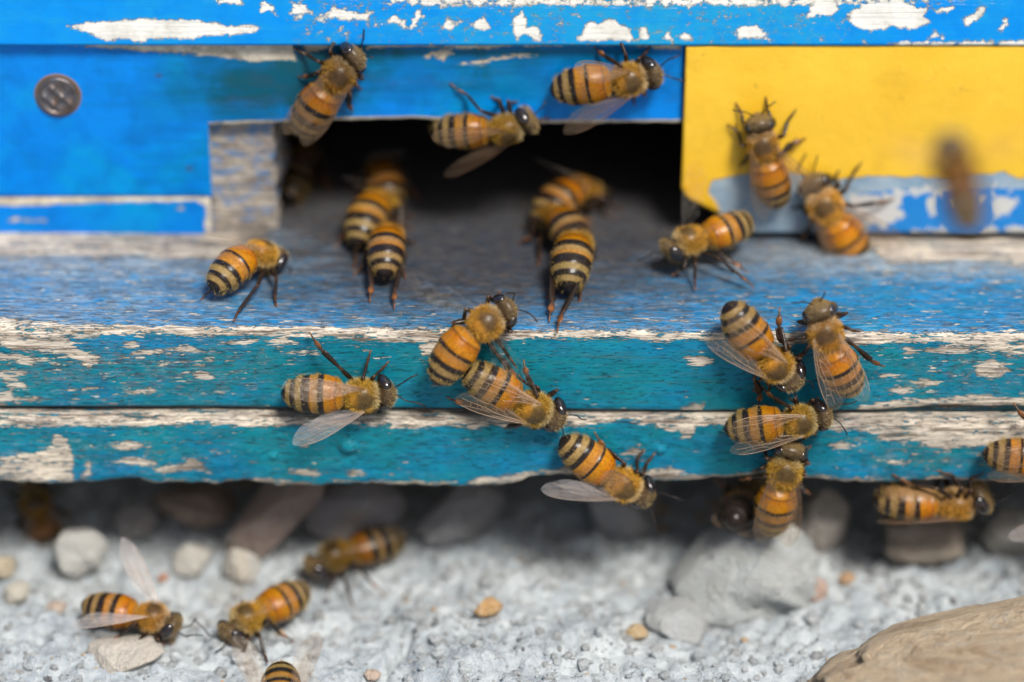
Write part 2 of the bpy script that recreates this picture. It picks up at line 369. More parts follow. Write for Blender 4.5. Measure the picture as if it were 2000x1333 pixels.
def shapeA(X, Y, Z, s):
    Z = Z + SLOPE * X
    wob = (fbm(X * 0.06, X * 0 + 3, 5) - 0.5) * 0.8
    edge = np.exp(-(s / 1.6) ** 2)
    Y = Y + edge * (fbm(X * 0.35, s * 0.6, 9) - 0.42) * 1.1 + np.where(s < 0.5, wob * 0.5, 0)
    Z = Z + np.where(np.abs(s) < 30, (fbm(X * 0.05, s * 0.8, 2) - 0.5) * 0.25, 0) - edge * fbm(X * 0.2, s, 12) * 0.35
    # splintered lower right rim where the seam gapes
    gape = smooth(X, 36, 52) * smooth(s, zA_bot + 2.5, zA_bot) * (s > zA_bot - 0.8)
    Z = Z + gape * (0.5 + 0.5 * fbm(X * 0.25, s * 0, 31))
    return Y, Z
def maskA(X, s):
    chip = np.full(X.shape, -1.15)
    # base chance of small flakes on the front, denser at left and right
    front = s < -0.2
    dens = -0.62 + 0.34 * blob(-50, -6, 22, 6, X, s) + 0.32 * blob(50, -5, 16, 6, X, s) + 0.22 * blob(-30, -3, 14, 2.0, X, s) - 0.22 * blob(8, -5, 20, 6, X, s)
    chip = np.where(front, dens, chip)
    lo = np.interp(X, [-57, -50, -44, -30, -20, -9, -2, 8, 22, 30, 36, 48, 52, 57, 70], [-1.9, -1.8, -0.9, -0.9, -1.3, -2.0, -1.3, -1.0, -1.1, -1.5, -1.6, -1.2, -2.3, -2.9, -2.6])
    up = np.interp(X, [-57, -20, 0, 57], [0.7, 0.25, 0.15, 0.05])
    chip = np.maximum(chip, np.minimum(up - s, s - lo) * 0.9)
    for p in ([(0, 628), (110, 632), (130, 650), (150, 678), (165, 690), (215, 702), (182, 710), (176, 726), (162, 705), (120, 690), (60, 694), (0, 676)],
              [(205, 704), (240, 692), (280, 684), (335, 684), (338, 692), (280, 696), (235, 705)],
              [(1898, 716), (1940, 700), (1978, 722), (1945, 742), (1915, 735)],
              [(1680, 792), (1760, 784), (1850, 778), (1900, 772), (2000, 778), (2100, 778), (2100, 812), (1680, 806)],
              [(0, 690), (90, 700), (100, 706), (0, 704)], [(0, 770), (20, 765), (30, 780), (0, 785)], [(815, 668), (850, 662), (860, 690), (822, 700)],
              [(1330, 795), (1345, 787), (1375, 790), (1370, 803), (1330, 803)]):
        chip = np.maximum(chip, sdf(spoly(p), X, s))
    for x, y, rx, ry in ((260, 671, 12, 4), (370, 682, 20, 5), (470, 670, 22, 5), (395, 736, 14, 6), (290, 762, 14, 3), (480, 668, 18, 4), (540, 668, 20, 4), (590, 688, 24, 4), (1778, 688, 15, 5), (1800, 746, 24, 4),
                         (1762, 763, 20, 4), (1735, 735, 12, 4), (1860, 683, 40, 9), (20, 730, 26, 8), (30, 755, 20, 5), (60, 780, 26, 3), (1365, 705, 22, 9), (1370, 690, 4, 5)):
        c = spx(x, y); chip = np.maximum(chip, ell(c[0], c[1], rx / 17.7, ry / 15.0, X, s) * 1.2 + 0.1)
    hue = np.where(s < 0, 0.76 + 0.25 * blob(-10, -6, 30, 5, X, s) - 0.45 * blob(-40, -2.0, 14, 1.4, X, s) - 0.3 * blob(20, -2, 14, 1.2, X, s), 0.0)
    rubtop = 0.34 + 0.45 * smooth(s, 9, 19) * (1 - blob(-2, 18, 32, 14, X, s)) + 0.12 * blob(-50, 6, 14, 9, X, s) - 0.22 * blob(45, 6, 18, 6, X, s)
    rub = np.where(s > 0.1, rubtop, -0.02 + 0.25 * blob(-42, -5, 24, 6, X, s) + 0.2 * blob(50, -5, 14, 6, X, s))
    # bare worn strip on the top, beside the flight hole
    bare = np.minimum(s - 16.2, 60) * 0.3
    side = np.maximum(smooth(X, -24, -33), smooth(X, 38, 44))
    chip = np.where(s > 1, np.maximum(chip, np.where(side > 0.02, bare * side - (1 - side) * 2, -2)), chip)
    dirt_shade = np.where(s > 0, 1.5 * blob(-2, 28, 34, 17, X, s) + 0.50 * blob(-6, 8, 28, 8, X, s), 0.0)  # grime around the flight hole, with the darkness towards the inside painted in
    dirt_shade = np.where(s > 26, 1.1, dirt_shade)  # painted shade: floor inside the hive coloured dark
    dirt_shade = np.maximum(dirt_shade, 0.5 * (s < zA_bot + 0.5))
    return np.stack([chip, hue, dirt_shade, rub], -1)
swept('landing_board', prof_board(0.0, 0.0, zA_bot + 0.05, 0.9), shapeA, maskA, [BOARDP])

zB = zA_bot - 0.35; yB = -1.15
def bpx(x, y): p = px2y(x, y, yB); return (p[0], p[2] - zB)
def bpoly(pts): return [bpx(*q) for q in pts]
Bedge = [(-100, 946), (0, 945), (130, 948), (180, 946), (270, 937), (300, 946), (370, 946), (420, 950), (480, 940), (545, 955), (700, 948), (820, 950), (950, 953), (1000, 948), (1030, 936), (1100, 928), (1200, 935), (1290, 945), (1420, 935), (1500, 925), (1570, 938), (1700, 945), (1850, 940), (2000, 946), (2100, 946)]
BEX = [px2y(x, y, yB)[0] for x, y in Bedge]; BEZ = [px2y(x, y, yB)[2] for x, y in Bedge]
def shapeB(X, Y, Z, s):
    zb = np.interp(X, BEX, BEZ) + (fbm(X * 0.9, X * 0, 41) - 0.5) * 0.5
    k = np.clip(-s / (zB - zB_bot), 0, 1.0)
    Z = Z + (zb - zB_bot) * k * k
    Z = Z + SLOPE * 0.8 * X * (1 - k)
    Y = Y + (fbm(X * 0.3, s * 0.5, 19) - 0.5) * 0.5 * (np.abs(s) < 12) + np.exp(-(s / 0.9) ** 2) * (fbm(X * 0.5, s, 25) - 0.5) * 1.0
    low = smooth(s, -7.5, -9.2); Y = Y + low * (fbm(X * 0.25, s * 0.4, 28) - 0.35) * 0.9
    for x, y, r in ((680, 872, 1.0), (535, 890, 0.5), (612, 905, 0.45), (1290, 880, 0.6)):
        c = bpx(x, y); Y = Y - 0.6 * r * np.exp(-(((X - c[0]) / r) ** 2 + ((s - c[1]) / (0.8 * r)) ** 2) ** 2)
    return Y, Z
def maskB(X, s):
    chip = -0.62 + 0.30 * blob(-45, -4, 22, 6, X, s) + 0.35 * blob(52, -4, 16, 5, X, s) - 0.2 * blob(-10, -5, 22, 5, X, s)
    lip = np.interp(X, [-57, -35, -20, 0, 20, 38, 57], [-1.4, -1.1, -0.8, -0.9, -0.8, -1.3, -1.6])
    chip = np.maximum(chip, (s - lip) * 0.9)
    zb = np.interp(X, BEX, BEZ) - zB
    bw = np.interp(X, [-60, -49, -47, -40, -33, -26, -20, -5, -3, 6, 8, 14, 19, 24, 30, 57], [0.3, 0.3, 0.2, 0.5, 0.4, 0.9, 0.35, 0.5, 1.2, 1.3, 1.3, 1.4, 1.0, 0.5, 0.6, 0.7])
    chip = np.maximum(chip, (zB_bot - zB + bw - s) * 0.9)
    for p in ([(-40, 912), (0, 915), (40, 892), (95, 882), (108, 850), (130, 858), (146, 900), (140, 945), (100, 950), (-40, 950)],
              [(170, 895), (180, 905), (178, 930), (160, 935)], [(1700, 845), (1740, 832), (1830, 838), (2000, 846), (2100, 850), (2100, 872), (1900, 870), (1850, 880), (1790, 860), (1720, 858)],
              [(1650, 815), (1700, 800), (2000, 822), (2100, 822), (2100, 845), (1900, 842), (1660, 830)],
              [(1250, 918), (1310, 912), (1335, 925), (1320, 935), (1250, 940)], [(945, 935), (1020, 925), (1030, 935), (960, 950)],
              [(1225, 878), (1250, 866), (1262, 880), (1240, 890), (1215, 890)]):
        chip = np.maximum(chip, sdf(bpoly(p), X, s))
    for x, y, rx, ry in ((265, 905, 30, 7), (362, 917, 32, 5), (592, 920, 22, 6), (697, 921, 12, 4), (375, 904, 10, 4), (255, 872, 28, 5), (20, 900, 22, 4), (820, 829, 26, 6), (780, 829, 18, 5), (1343, 838, 16, 15),
                         (1130, 828, 14, 5), (930, 830, 20, 7), (1640, 870, 14, 5), (1760, 900, 22, 3), (1330, 835, 24, 5)):
        c = bpx(x, y); chip = np.maximum(chip, ell(c[0], c[1], rx / 17.7, ry / 15.0, X, s) * 1.2 + 0.1)
    hue = 0.88 + 0.2 * blob(-20, -4, 20, 4, X, s) - 0.4 * blob(-45, -7, 20, 2.5, X, s) - 0.25 * blob(45, -7.5, 18, 1.2, X, s) - 0.25 * blob(0, -6, 18, 3, X, s)
    dirt_shade = 0.35 * blob(28, 0, 20, 0.8, X, s) + 0.25 * (s > -0.5)
    return np.stack([chip, hue, dirt_shade, np.full(X.shape, -0.03) + 0.15 * blob(-45, -5, 20, 6, X, s) + 0.2 * blob(48, -5, 14, 6, X, s)], -1)
swept('landing_board', prof_board(yB, zB, zB_bot, 0.7, 378.0, top=False), shapeB, maskB, [BOARDP])

# front panel with the flight hole cut out
def sheet(name, xs, zs, y0, keep, mask, mat, thick, dz=None, relief=0.06, seed=3):
    nx, nz = len(xs), len(zs); X, Z = np.meshgrid(xs, zs, indexing='ij')
    Y = y0 + (fbm(X * 0.12, Z * 0.16, seed) - 0.5) * relief * 2
    m = mask(X, Z)
    Z2 = Z + (dz(X, Z) if dz else 0)
    V = np.stack([X, Y, Z2], -1).reshape(-1, 3); Q = gridq(nx, nz)
    if keep is not None:
        cx = (X[:-1, :-1] + X[1:, 1:]) / 2; cz = (Z[:-1, :-1] + Z[1:, 1:]) / 2; Q = Q[keep(cx, cz).ravel()]
    used = np.unique(Q); re = np.full(len(V), -1); re[used] = np.arange(len(used))
    o = mk(name, V[used], re[Q], None, [mat], hive, m.reshape(-1, 4)[used], 'mask')
    md = o.modifiers.new('thickness', 'SOLIDIFY'); md.thickness = thick * MM; md.offset = -1
    return o
xs = np.unique(np.concatenate([axis(-220, -66, XL, XL, 0.3), np.linspace(XL, XR, 180)]))
zs = np.unique(np.concatenate([np.linspace(ZC + 0.12, ZE, 34), np.linspace(ZE, ZT - 0.1, 34)]))
def maskP(X, Z):
    chip = np.full(X.shape, -0.95)
    for p in ([(70, 80), (570, 80), (578, 118), (500, 121), (380, 106), (250, 98), (150, 91)],
              [(590, 84), (640, 84), (645, 96), (600, 104)],
              [(715, 80), (900, 79), (1000, 79), (1330, 79), (1330, 92), (1200, 88), (1080, 90), (1000, 92), (955, 96), (900, 97), (880, 92), (790, 92), (715, 96)],
              [(826, 112), (840, 100), (880, 96), (886, 104), (876, 106), (866, 118), (845, 110), (832, 117)],
              [(892, 126), (930, 117), (990, 108), (1050, 106), (1050, 111), (1000, 114), (960, 122), (930, 128)],
              [(1270, 84), (1330, 84), (1330, 98), (1280, 96)]):
        chip = np.maximum(chip, sdf(wpoly(p), X, Z))
    chip = np.maximum(chip, (Z < ZE + 0.55) * (X > XL) * (0.5 - (Z - ZE)) * 0.7 - (X < XL) * 5 - (Z >= ZE + 0.55) * 5)
    hue = 0.12 + 0.9 * blob(*wpx(530, 165), 11, 6, X, Z) + 0.45 * blob(*wpx(1000, 150), 24, 4, X, Z) + 0.5 * blob(*wpx(850, 100), 14, 1.6, X, Z) + 0.35 * blob(*wpx(300, 200), 8, 4, X, Z) + 0.3 * blob(*wpx(1200, 105), 9, 1.2, X, Z) - 0.25 * blob(*wpx(900, 215), 40, 2.5, X, Z) - 0.25 * blob(-52, 14, 10, 20, X, Z)
    dirt_shade = 0.20 * blob(*wpx(580, 170), 8, 6, X, Z) + 0.1 * (X > XL)
    for x, y in ((310, 148), (370, 330), (255, 405)):
        dirt_shade = np.maximum(dirt_shade, 0.75 * blob(*wpx(x, y), 0.5, 0.35, X, Z))
    rub = np.full(X.shape, -0.6)
    return np.stack([chip, hue, dirt_shade, rub], -1)
ex = [px2y(x, 0, W)[0] for x in (410, 540, 620, 800, 860, 1000, 1331)]
ey = [px2y(1000, y, W)[2] - ZE for y in (244, 240, 235, 231, 235, 241, 239)]
def dzP(X, Z):
    return np.interp(X, ex, ey) * smooth(Z, ZE + 2, ZE) * (X >= XL) + (fbm(X * 0.8, X * 0 + 1, 8) - 0.5) * 0.25 * (np.abs(Z - ZE) < 0.05) * (X > XL)
sheet('front_panel', xs, zs, W, lambda x, z: ~((x > XL) & (z < ZE)), maskP, WALLP, 9.0, dzP)
# lower strip under the crack, left of the flight hole
def maskS(X, Z):
    chip = np.full(X.shape, -0.95)
    for p in ([(-100, 380), (0, 386), (200, 378), (412, 370), (414, 460), (402, 458), (400, 402), (380, 390), (330, 393), (180, 395), (60, 401), (-100, 402)], [(12, 431), (30, 424), (90, 429), (90, 432)], [(345, 408), (358, 404), (360, 409)]):
        chip = np.maximum(chip, sdf(wpoly(p), X, Z))
    chip = np.maximum(chip, -0.35 - 0.6 * (Z + 0.2))
    return np.stack([chip, np.full(X.shape, -0.1), 0.1 * (Z < 1.0), np.full(X.shape, -0.6)], -1)
sheet('lower_strip', axis(-220, -66, XL - 0.25, XL - 0.25, 0.3), np.linspace(0.05, ZC - 0.1, 20), W - 0.15, None, maskS, WALLP, 9.0, lambda X, Z: SLOPE * 0.0 * X)
# rim board above
zr = axis(ZT + 0.05, ZT + 0.05, ZT + 9, 240, 0.3)
YR = W - 1.1
def maskR(X, Z):
    n = fbm(X * 0.5, Z * 0.7, 77); chip = np.full(X.shape, -1.3)
    zz = lambda y: wpx(1000, y, YR)[1]
    band = smooth(Z, zz(34), zz(4)) * smooth(X, -30, -8) * smooth(X, 80, 30)
    chip = np.maximum(chip, -0.95 + 1.12 * band)
    chip = np.maximum(chip, -0.20 + 0.10 * blob(*wpx(620, 30, YR), 9, 1.6, X, Z) - 3 * smooth(X, -24, -32) - 0.22 * smooth(X, 34, 46))
    chip = np.maximum(chip, -0.9 + 0.75 * blob(*wpx(1400, 35, YR), 14, 2.4, X, Z))
    chip = np.maximum(chip, -0.9 + 0.7 * blob(*wpx(1560, 30, YR), 10, 2.2, X, Z))
    for p in ([(130, 52), (200, 42), (280, 36), (390, 42), (440, 50), (500, 52), (512, 57), (490, 66), (420, 68), (385, 72), (375, 76), (335, 74), (290, 76), (285, 83), (262, 83), (250, 76), (220, 80), (195, 75), (160, 60)],
              [(1655, 35), (1665, 20), (1700, 5), (1760, -2), (1790, 15), (1815, 12), (1805, 30), (1815, 45), (1790, 58), (1745, 52), (1700, 63), (1670, 52)], [(1815, 20), (1865, 10), (1860, 20), (1830, 25)],
              [(1878, 40), (1925, 10), (1925, 26), (1888, 52)], [(1950, 60), (1960, 40), (1970, 38), (1958, 64)], [(1815, 76), (1826, 58), (1845, 76)],
              [(1000, 40), (1020, 20), (1028, 40), (1030, 55), (1052, 50), (1060, 78), (1045, 80), (1035, 68), (1018, 66), (1010, 78)], [(1130, 72), (1150, 40), (1165, 50), (1190, 35), (1230, 55), (1240, 80), (1135, 80)],
              [(1245, 78), (1250, 55), (1262, 52), (1270, 78)], [(1292, 78), (1305, 63), (1312, 78)], [(1325, 78), (1335, 62), (1350, 66), (1350, 80)], [(1440, 55), (1480, 50), (1500, 76), (1440, 76)],
              [(925, 48), (940, 32), (958, 50), (950, 60), (930, 56)], [(865, 55), (872, 35), (890, 50), (880, 60)], [(750, 46), (770, 28), (792, 42), (790, 50), (770, 44), (752, 50)], [(803, 50), (812, 20), (822, 20), (818, 40), (806, 56)],
              [(640, 36), (650, 14), (690, 24), (722, 26), (724, 38), (690, 40), (650, 34)], [(565, 28), (575, 8), (600, 12), (600, 24), (580, 28)], [(508, 26), (515, 5), (535, 14), (540, 30), (525, 20)],
              [(660, 58), (672, 47), (676, 54), (664, 62)], [(728, 52), (735, 45), (742, 50)], [(400, 0), (470, -4), (480, 8), (440, 8)], [(1590, 0), (1620, -6), (1640, 18), (1625, 30), (1600, 30), (1575, 35)]):
        chip = np.maximum(chip, sdf(wpoly(p, YR), X, Z) + 0.05)
    chip = np.maximum(chip, np.interp(X, [-60, 0, 36, 44, 60], [-1.3, -0.9, -0.6, 0.25, 0.35]) - np.abs(Z - ZT - 0.2) * 0.9)
    hue = 0.1 + 0.55 * smooth(X, -20, 10) * smooth(X, 45, 25)
    return np.stack([chip, hue, np.zeros(X.shape), np.where(band > 0.4, 0.1, -0.6)], -1)
sheet('rim_board', XA, zr, YR, None, maskR, RIMP, 11.0, lambda X, Z: (fbm(X * 0.4, X * 0, 14) - 0.5) * 0.12 * (Z < ZT + 0.2))

# yellow entrance plate
YP = W - 0.9
zp0 = wpx(1700, 455, YP)[1]
xp = axis(XR + 0.1, XR + 0.1, 66, 220, 0.3); zp = np.linspace(zp0, ZT - 0.12, 74)
def maskY(X, Z):
    yl = wpoly([(1325, 70), (2600, 70), (2600, 344), (1990, 350), (1960, 338), (1900, 344), (1800, 346), (1700, 345), (1640, 350), (1560, 343), (1520, 330), (1470, 336), (1420, 346), (1390, 352), (1386, 375), (1400, 395), (1410, 420), (1320, 400)], YP)
    bl = wpoly([(1680, 470), (1700, 440), (1690, 415), (1670, 400), (1680, 378), (1740, 372), (2100, 368), (2600, 368), (2600, 470)], YP)
    wh = np.full(X.shape, -0.8) + 0.75 * blob(*wpx(1720, 400, YP), 3.5, 1.8, X, Z) + 0.6 * blob(*wpx(1950, 395, YP), 5, 1.6, X, Z) + 0.5 * blob(*wpx(1830, 380, YP), 5, 0.9, X, Z)
    for p in ([(1660, 385), (1700, 375), (1760, 385), (1765, 420), (1720, 445), (1690, 430), (1660, 410)], [(1808, 388), (1830, 380), (1828, 420), (1815, 425)], [(1935, 380), (1985, 385), (1990, 405), (1940, 430)], [(1780, 455), (1780, 447), (1860, 447), (1860, 456)], [(1915, 455), (1920, 445), (2050, 445), (2050, 456)], [(1750, 372), (1900, 366), (1900, 374), (1760, 382)]):
        wh = np.maximum(wh, sdf(wpoly(p, YP), X, Z))
    return np.stack([sdf(yl, X, Z), sdf(bl, X, Z), wh, np.zeros(X.shape)], -1)
cutp = wpoly([(1300, 366), (1333, 372), (1345, 390), (1400, 415), (1478, 458), (1478, 480), (1300, 480)], YP)
pl = sheet('entrance_plate', xp, zp, YP, lambda x, z: sdf(cutp, x, z) < 0, maskY, PLATEM, 0.7, relief=0.10)
# wood behind the plate, nail, block, inside of the box
def boxes(name, bs, mat, parent=hive):
    V = []; Q = []
    for (x0, x1, y0, y1, z0, z1) in bs:
        o = len(V); V += [(x, y, z) for x in (x0, x1) for y in (y0, y1) for z in (z0, z1)]
        Q += [(o + a, o + b, o + c, o + d) for a, b, c, d in ((0, 1, 3, 2), (4, 6, 7, 5), (0, 4, 5, 1), (2, 3, 7, 6), (0, 2, 6, 4), (1, 5, 7, 3))]
    return mk(name, V, Q, None, [mat], parent, smooth_sh=False)
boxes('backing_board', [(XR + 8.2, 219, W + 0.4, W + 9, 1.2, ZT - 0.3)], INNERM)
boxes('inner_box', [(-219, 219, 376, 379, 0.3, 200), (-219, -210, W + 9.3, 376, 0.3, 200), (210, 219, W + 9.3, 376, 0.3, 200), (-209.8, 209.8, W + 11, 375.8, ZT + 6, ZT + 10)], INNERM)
xb0, xb1 = XL - 0.2, px2y(536, 300, W + 1.4)[0]
nx, nz = 26, 40
def block_mesh():
    xs = np.linspace(xb0, xb1, nx); zs = np.linspace(0.12, ZE - 0.2, nz); X, Z = np.meshgrid(xs, zs, indexing='ij')
    Y = W + 1.4 + (fbm(X * 0.9, Z * 2.5, 51) - 0.5) * 0.5; X2 = X + (X > xb1 - 0.01) * (fbm(Z * 0.7, Z * 0, 4) - 0.5) * 0.5
    V = np.stack([X2, Y, Z], -1).reshape(-1, 3)
    o = mk('entrance_block', V, gridq(nx, nz), None, [BLOCKM], hive)
    md = o.modifiers.new('thickness', 'SOLIDIFY'); md.thickness = 8 * MM; md.offset = -1
block_mesh()
def lathe(prof, n=40):
    V = []; Q = []
    for r, h in prof:
        for k in range(n): V.append((r * math.cos(2 * math.pi * k / n), -h, r * math.sin(2 * math.pi * k / n)))
    for i in range(len(prof) - 1):
        for k in range(n): Q.append((i * n + k, (i + 1) * n + k, (i + 1) * n + (k + 1) % n, i * n + (k + 1) % n))
    return V, Q
c = px2y(113, 187, W)
V, Q = lathe([(2.35, -1), (2.35, 0.30), (2.28, 0.42), (2.12, 0.48), (2.0, 0.44), (1.94, 0.34), (1.9, 0.24)] + [(1.9 * k / 10, 0.24) for k in range(9, 0, -1)] + [(0.001, 0.24)])
V = np.array(V); rr = np.hypot(V[:, 0], V[:, 2])
V[:, 1] -= (rr < 1.87) * 0.26 * (np.clip(np.sin((V[:, 0] + V[:, 2]) * 3.2), 0, 1) + 0.7 * np.clip(np.sin((V[:, 0] - V[:, 2]) * 3.2), 0, 1))
nail = mk('nail', V + c, Q, None, [NAILM], hive)
V, Q = lathe([(2.36, -0.5), (2.36, 0.11), (2.60, 0.10), (2.85, -0.2)]); mk('rust_ring', np.array(V) + c, Q, None, [RUSTM], nail)

# ================================================================== GROUND
GZ = -35.0
gx = axis(-40000, -68, 68, 40000, 0.42, 1.35); gy = axis(-40000, -36, 66, 40000, 0.42, 1.35)
X, Y = np.meshgrid(gx, gy, indexing='ij')
def gheight(X, Y):
    near = np.exp(-(np.hypot(X, Y) / 400) ** 4)
    h = (fbm(X * 0.05, Y * 0.05, 61, 4) - 0.5) * 5.0 + (fbm(X * 0.3, Y * 0.3, 63, 3) - 0.5) * 1.8 + (fbm(X * 0.6, Y * 0.6, 66, 4) - 0.5) * 2.3
    h = h + 4.0 * smooth(Y, 25, 70)
    cx = -13.0 + 1.2 * np.sin(Y * 0.5) + 1.5 * (fbm(Y * 0.25, Y * 0, 3) - 0.5)
    h = h - 1.5 * np.exp(-((X - cx) / 0.55) ** 2) * smooth(Y, -22, -14) * smooth(Y, 6, -2)
    return GZ + h * near
mk('ground', np.stack([X, Y, gheight(X, Y)], -1).reshape(-1, 3), gridq(len(gx), len(gy)), None, [GROUNDM])
bpy.data.objects['ground']['kind'] = 'structure'
def gpx(px, py):
    z = GZ
    for _ in range(6):
        p = px2z(px, py, z); z = 0.5 * z + 0.5 * float(gheight(np.array([p[0]]), np.array([p[1]]))[0])
    return px2z(px, py, z)

def ico(sub):
    import bmesh
    bm = bmesh.new(); bmesh.ops.create_icosphere(bm, subdivisions=sub, radius=1.0)
    V = np.array([v.co[:] for v in bm.verts]); T = np.array([[v.index for v in f.verts] for f in bm.faces]); bm.free(); return V, T
ICO1 = ico(1); ICO4 = ico(5)
rng = np.random.default_rng(7)
# fine gravel: nobody could count it
GV = []; GT = []; GC = []; off = 0
for i in range(9500):
    x = rng.uniform(-66, 66); y = rng.uniform(-30, 62); r = 0.20 + 0.75 * rng.random() ** 4
    if rng.random() < 0.03: r *= 1.6
    V, T = ICO1; V = V * (1 + 0.35 * (rng.random(len(V)) - 0.5))[:, None] * np.array([1, rng.uniform(0.6, 1), rng.uniform(0.5, 0.8)]) * r
    a = rng.uniform(0, 6.28); ca, sa = math.cos(a), math.sin(a); V = np.stack([V[:, 0] * ca - V[:, 1] * sa, V[:, 0] * sa + V[:, 1] * ca, V[:, 2]], 1)
    z = float(gheight(np.array([x]), np.array([y]))[0])
    GV.append(V + (x, y, z + r * 0.05)); GT.append(T + off); off += len(V)
    q = rng.random(); base = np.array([0.48, 0.52, 0.54]) * rng.uniform(0.7, 1.2)
    if q < 0.025: base = np.array([0.60, 0.40, 0.22]) * rng.uniform(0.7, 1.2)
    elif q < 0.045: base = np.array([0.16, 0.17, 0.19])
    GC.append(np.tile(np.append(base, 1), (len(V), 1)))
g = mk('gravel', np.vstack(GV), None, np.vstack(GT), [STONEM], None, np.vstack(GC), smooth_sh=False)
tag(g, 'fine pale grey gravel and grit strewn over the dusty ground', 'gravel', kind='stuff')

def stone(label, px, py, size, color, rot=0.0, tilt=(0, 0), sink=0.35, seed=0, rough=0.22, name='stone', cat='stone', mat=None):
    V, T = ICO4; D = V.copy(); s = np.array(size, float)
    f = lambda k, sd: fbm(D[:, 0] * k + 7.1 * sd + D[:, 2] * k * 0.7, D[:, 1] * k - 3.3 * sd + D[:, 2] * k * 0.6, sd, 4) - 0.5
    r = 1 + rough * 2 * f(1.6, seed) + rough * 0.7 * f(5.0, seed + 3)
    V = V * r[:, None]
    # a few flat broken faces
    rg = np.random.default_rng(seed + 100)
    for k in range(9):
        n = unit(rg.normal(size=3)); d = rg.uniform(0.62, 0.9); e = V @ n - d; V = V - np.outer(np.clip(e, 0, None) * 0.85, n)
    V = V * s
    M = np.array((Matrix.Rotation(rot, 3, 'Z') @ Matrix.Rotation(tilt[0], 3, 'X') @ Matrix.Rotation(tilt[1], 3, 'Y')))
    V = V @ M.T
    p = gpx(px, py); lo = V[:, 2].min()
    V[:, 2] -= lo * (1 - sink)
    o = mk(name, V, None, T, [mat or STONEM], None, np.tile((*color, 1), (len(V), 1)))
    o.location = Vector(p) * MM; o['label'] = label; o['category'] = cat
    return o
stone('pale wedge-shaped stone lying in front of the dark gap at the far left', 155, 1120, (3.4, 2.2, 3.4), (0.62, 0.62, 0.58), 0.2, (0, 0.2), 0.1, 1)
stone('small orange oval pebble alone on the grey grit below the middle of the board', 955, 1198, (1.8, 1.3, 1.1), (0.62, 0.36, 0.13), 0.3, (0, -0.3), 0.1, 2, 0.08, 'pebble', 'pebble')
stone('flat cream stone under the bee with one wing raised', 240, 1285, (4.4, 3.6, 1.5), (0.66, 0.60, 0.52), 0.1, (0, 0), 0.45, 3, 0.12)
stone('large tan brown layered rock in the bottom right corner', 1940, 1385, (22, 13, 6.5), (0.84, 0.64, 0.42), 0.15, (0, -0.12), 0.45, 4, 0.36, 'rock', 'rock', ROCKM)
stone('big pale grey dusty clod on the ground below the paired bees', 1462, 1150, (9.6, 7.5, 7.4), (0.54, 0.58, 0.58), 0.3, (0, 0), 0.66, 5, 0.36, 'clod', 'clod')
stone('low flat grey slab with a sharp edge left of the large clod', 1330, 1225, (4.2, 3.6, 1.9), (0.50, 0.53, 0.54), -0.3, (0, 0.1), 0.4, 6, 0.12)
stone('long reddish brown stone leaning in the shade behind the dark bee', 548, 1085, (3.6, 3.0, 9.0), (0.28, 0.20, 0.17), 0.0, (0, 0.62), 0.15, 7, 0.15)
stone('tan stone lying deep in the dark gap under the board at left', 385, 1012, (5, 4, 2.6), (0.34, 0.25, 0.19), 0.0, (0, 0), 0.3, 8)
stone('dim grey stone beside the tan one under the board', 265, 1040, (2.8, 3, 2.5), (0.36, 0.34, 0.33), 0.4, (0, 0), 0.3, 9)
stone('pale angular stone between the raised wing and the dark bee', 378, 1120, (2.3, 2.0, 2.4), (0.58, 0.56, 0.50), 0.5, (0, 0.3), 0.2, 10)
stone('light pointed stone just left of the dark shaded bee', 475, 1130, (2.2, 2.0, 2.5), (0.60, 0.58, 0.53), -0.4, (0, -0.2), 0.2, 11)
stone('brownish rounded stone under the hanging bee at right', 1800, 1085, (5.2, 4, 3.2), (0.46, 0.38, 0.30), 0.3, (0, 0), 0.3, 12)
stone('upright pale chunk in the shade right of the paired bees', 1600, 1075, (3.0, 2.6, 4.6), (0.48, 0.44, 0.39), 0.2, (0, 0.3), 0.15, 13, 0.25)
stone('pale stone at the right edge of the shaded gap', 1965, 1075, (3.6, 3, 3.2), (0.50, 0.47, 0.42), 0.2, (0, 0), 0.3, 14)
stone('pinkish pebble right of the large clod', 1592, 1170, (1.5, 1.2, 1.5), (0.62, 0.42, 0.33), 0.2, (0, 0), 0.2, 15, 0.1, 'pebble', 'pebble')
stone('small orange pebble near the pinkish one', 1655, 1140, (1.0, 0.9, 0.9), (0.60, 0.36, 0.18), 0.2, (0, 0), 0.2, 16, 0.1, 'pebble', 'pebble')
stone('yellowish tan pebble on the grit below the wide flat slab', 1245, 1245, (1.4, 1.1, 1.0), (0.60, 0.43, 0.22), 0.4, (0, 0), 0.2, 17, 0.1, 'pebble', 'pebble')
stone('tiny reddish brick crumb above the raised wing bee', 318, 1135, (0.7, 0.6, 0.6), (0.48, 0.20, 0.10), 0.4, (0, 0), 0.2, 18, 0.1, 'pebble', 'pebble')
stone('cream pebble at the left edge of the picture', 6, 1125, (1.6, 1.5, 1.7), (0.64, 0.54, 0.38), 0.4, (0, 0), 0.2, 19, 0.1, 'pebble', 'pebble')
stone('whitish stone near the left edge behind the raised wing', 35, 1175, (1.7, 1.6, 1.4), (0.64, 0.60, 0.50), 0.4, (0, 0), 0.2, 20)
stone('pinkish flat pebble left of the bee with one wing raised', 112, 1196, (1.5, 1.1, 0.8), (0.60, 0.47, 0.38), 0.7, (0, 0), 0.2, 21, 0.1, 'pebble', 'pebble')
stone('light brown chip of stone in front of the bee facing left', 725, 1325, (1.1, 0.9, 0.6), (0.60, 0.46, 0.36), 0.2, (0, 0), 0.2, 22, 0.1, 'pebble', 'pebble')
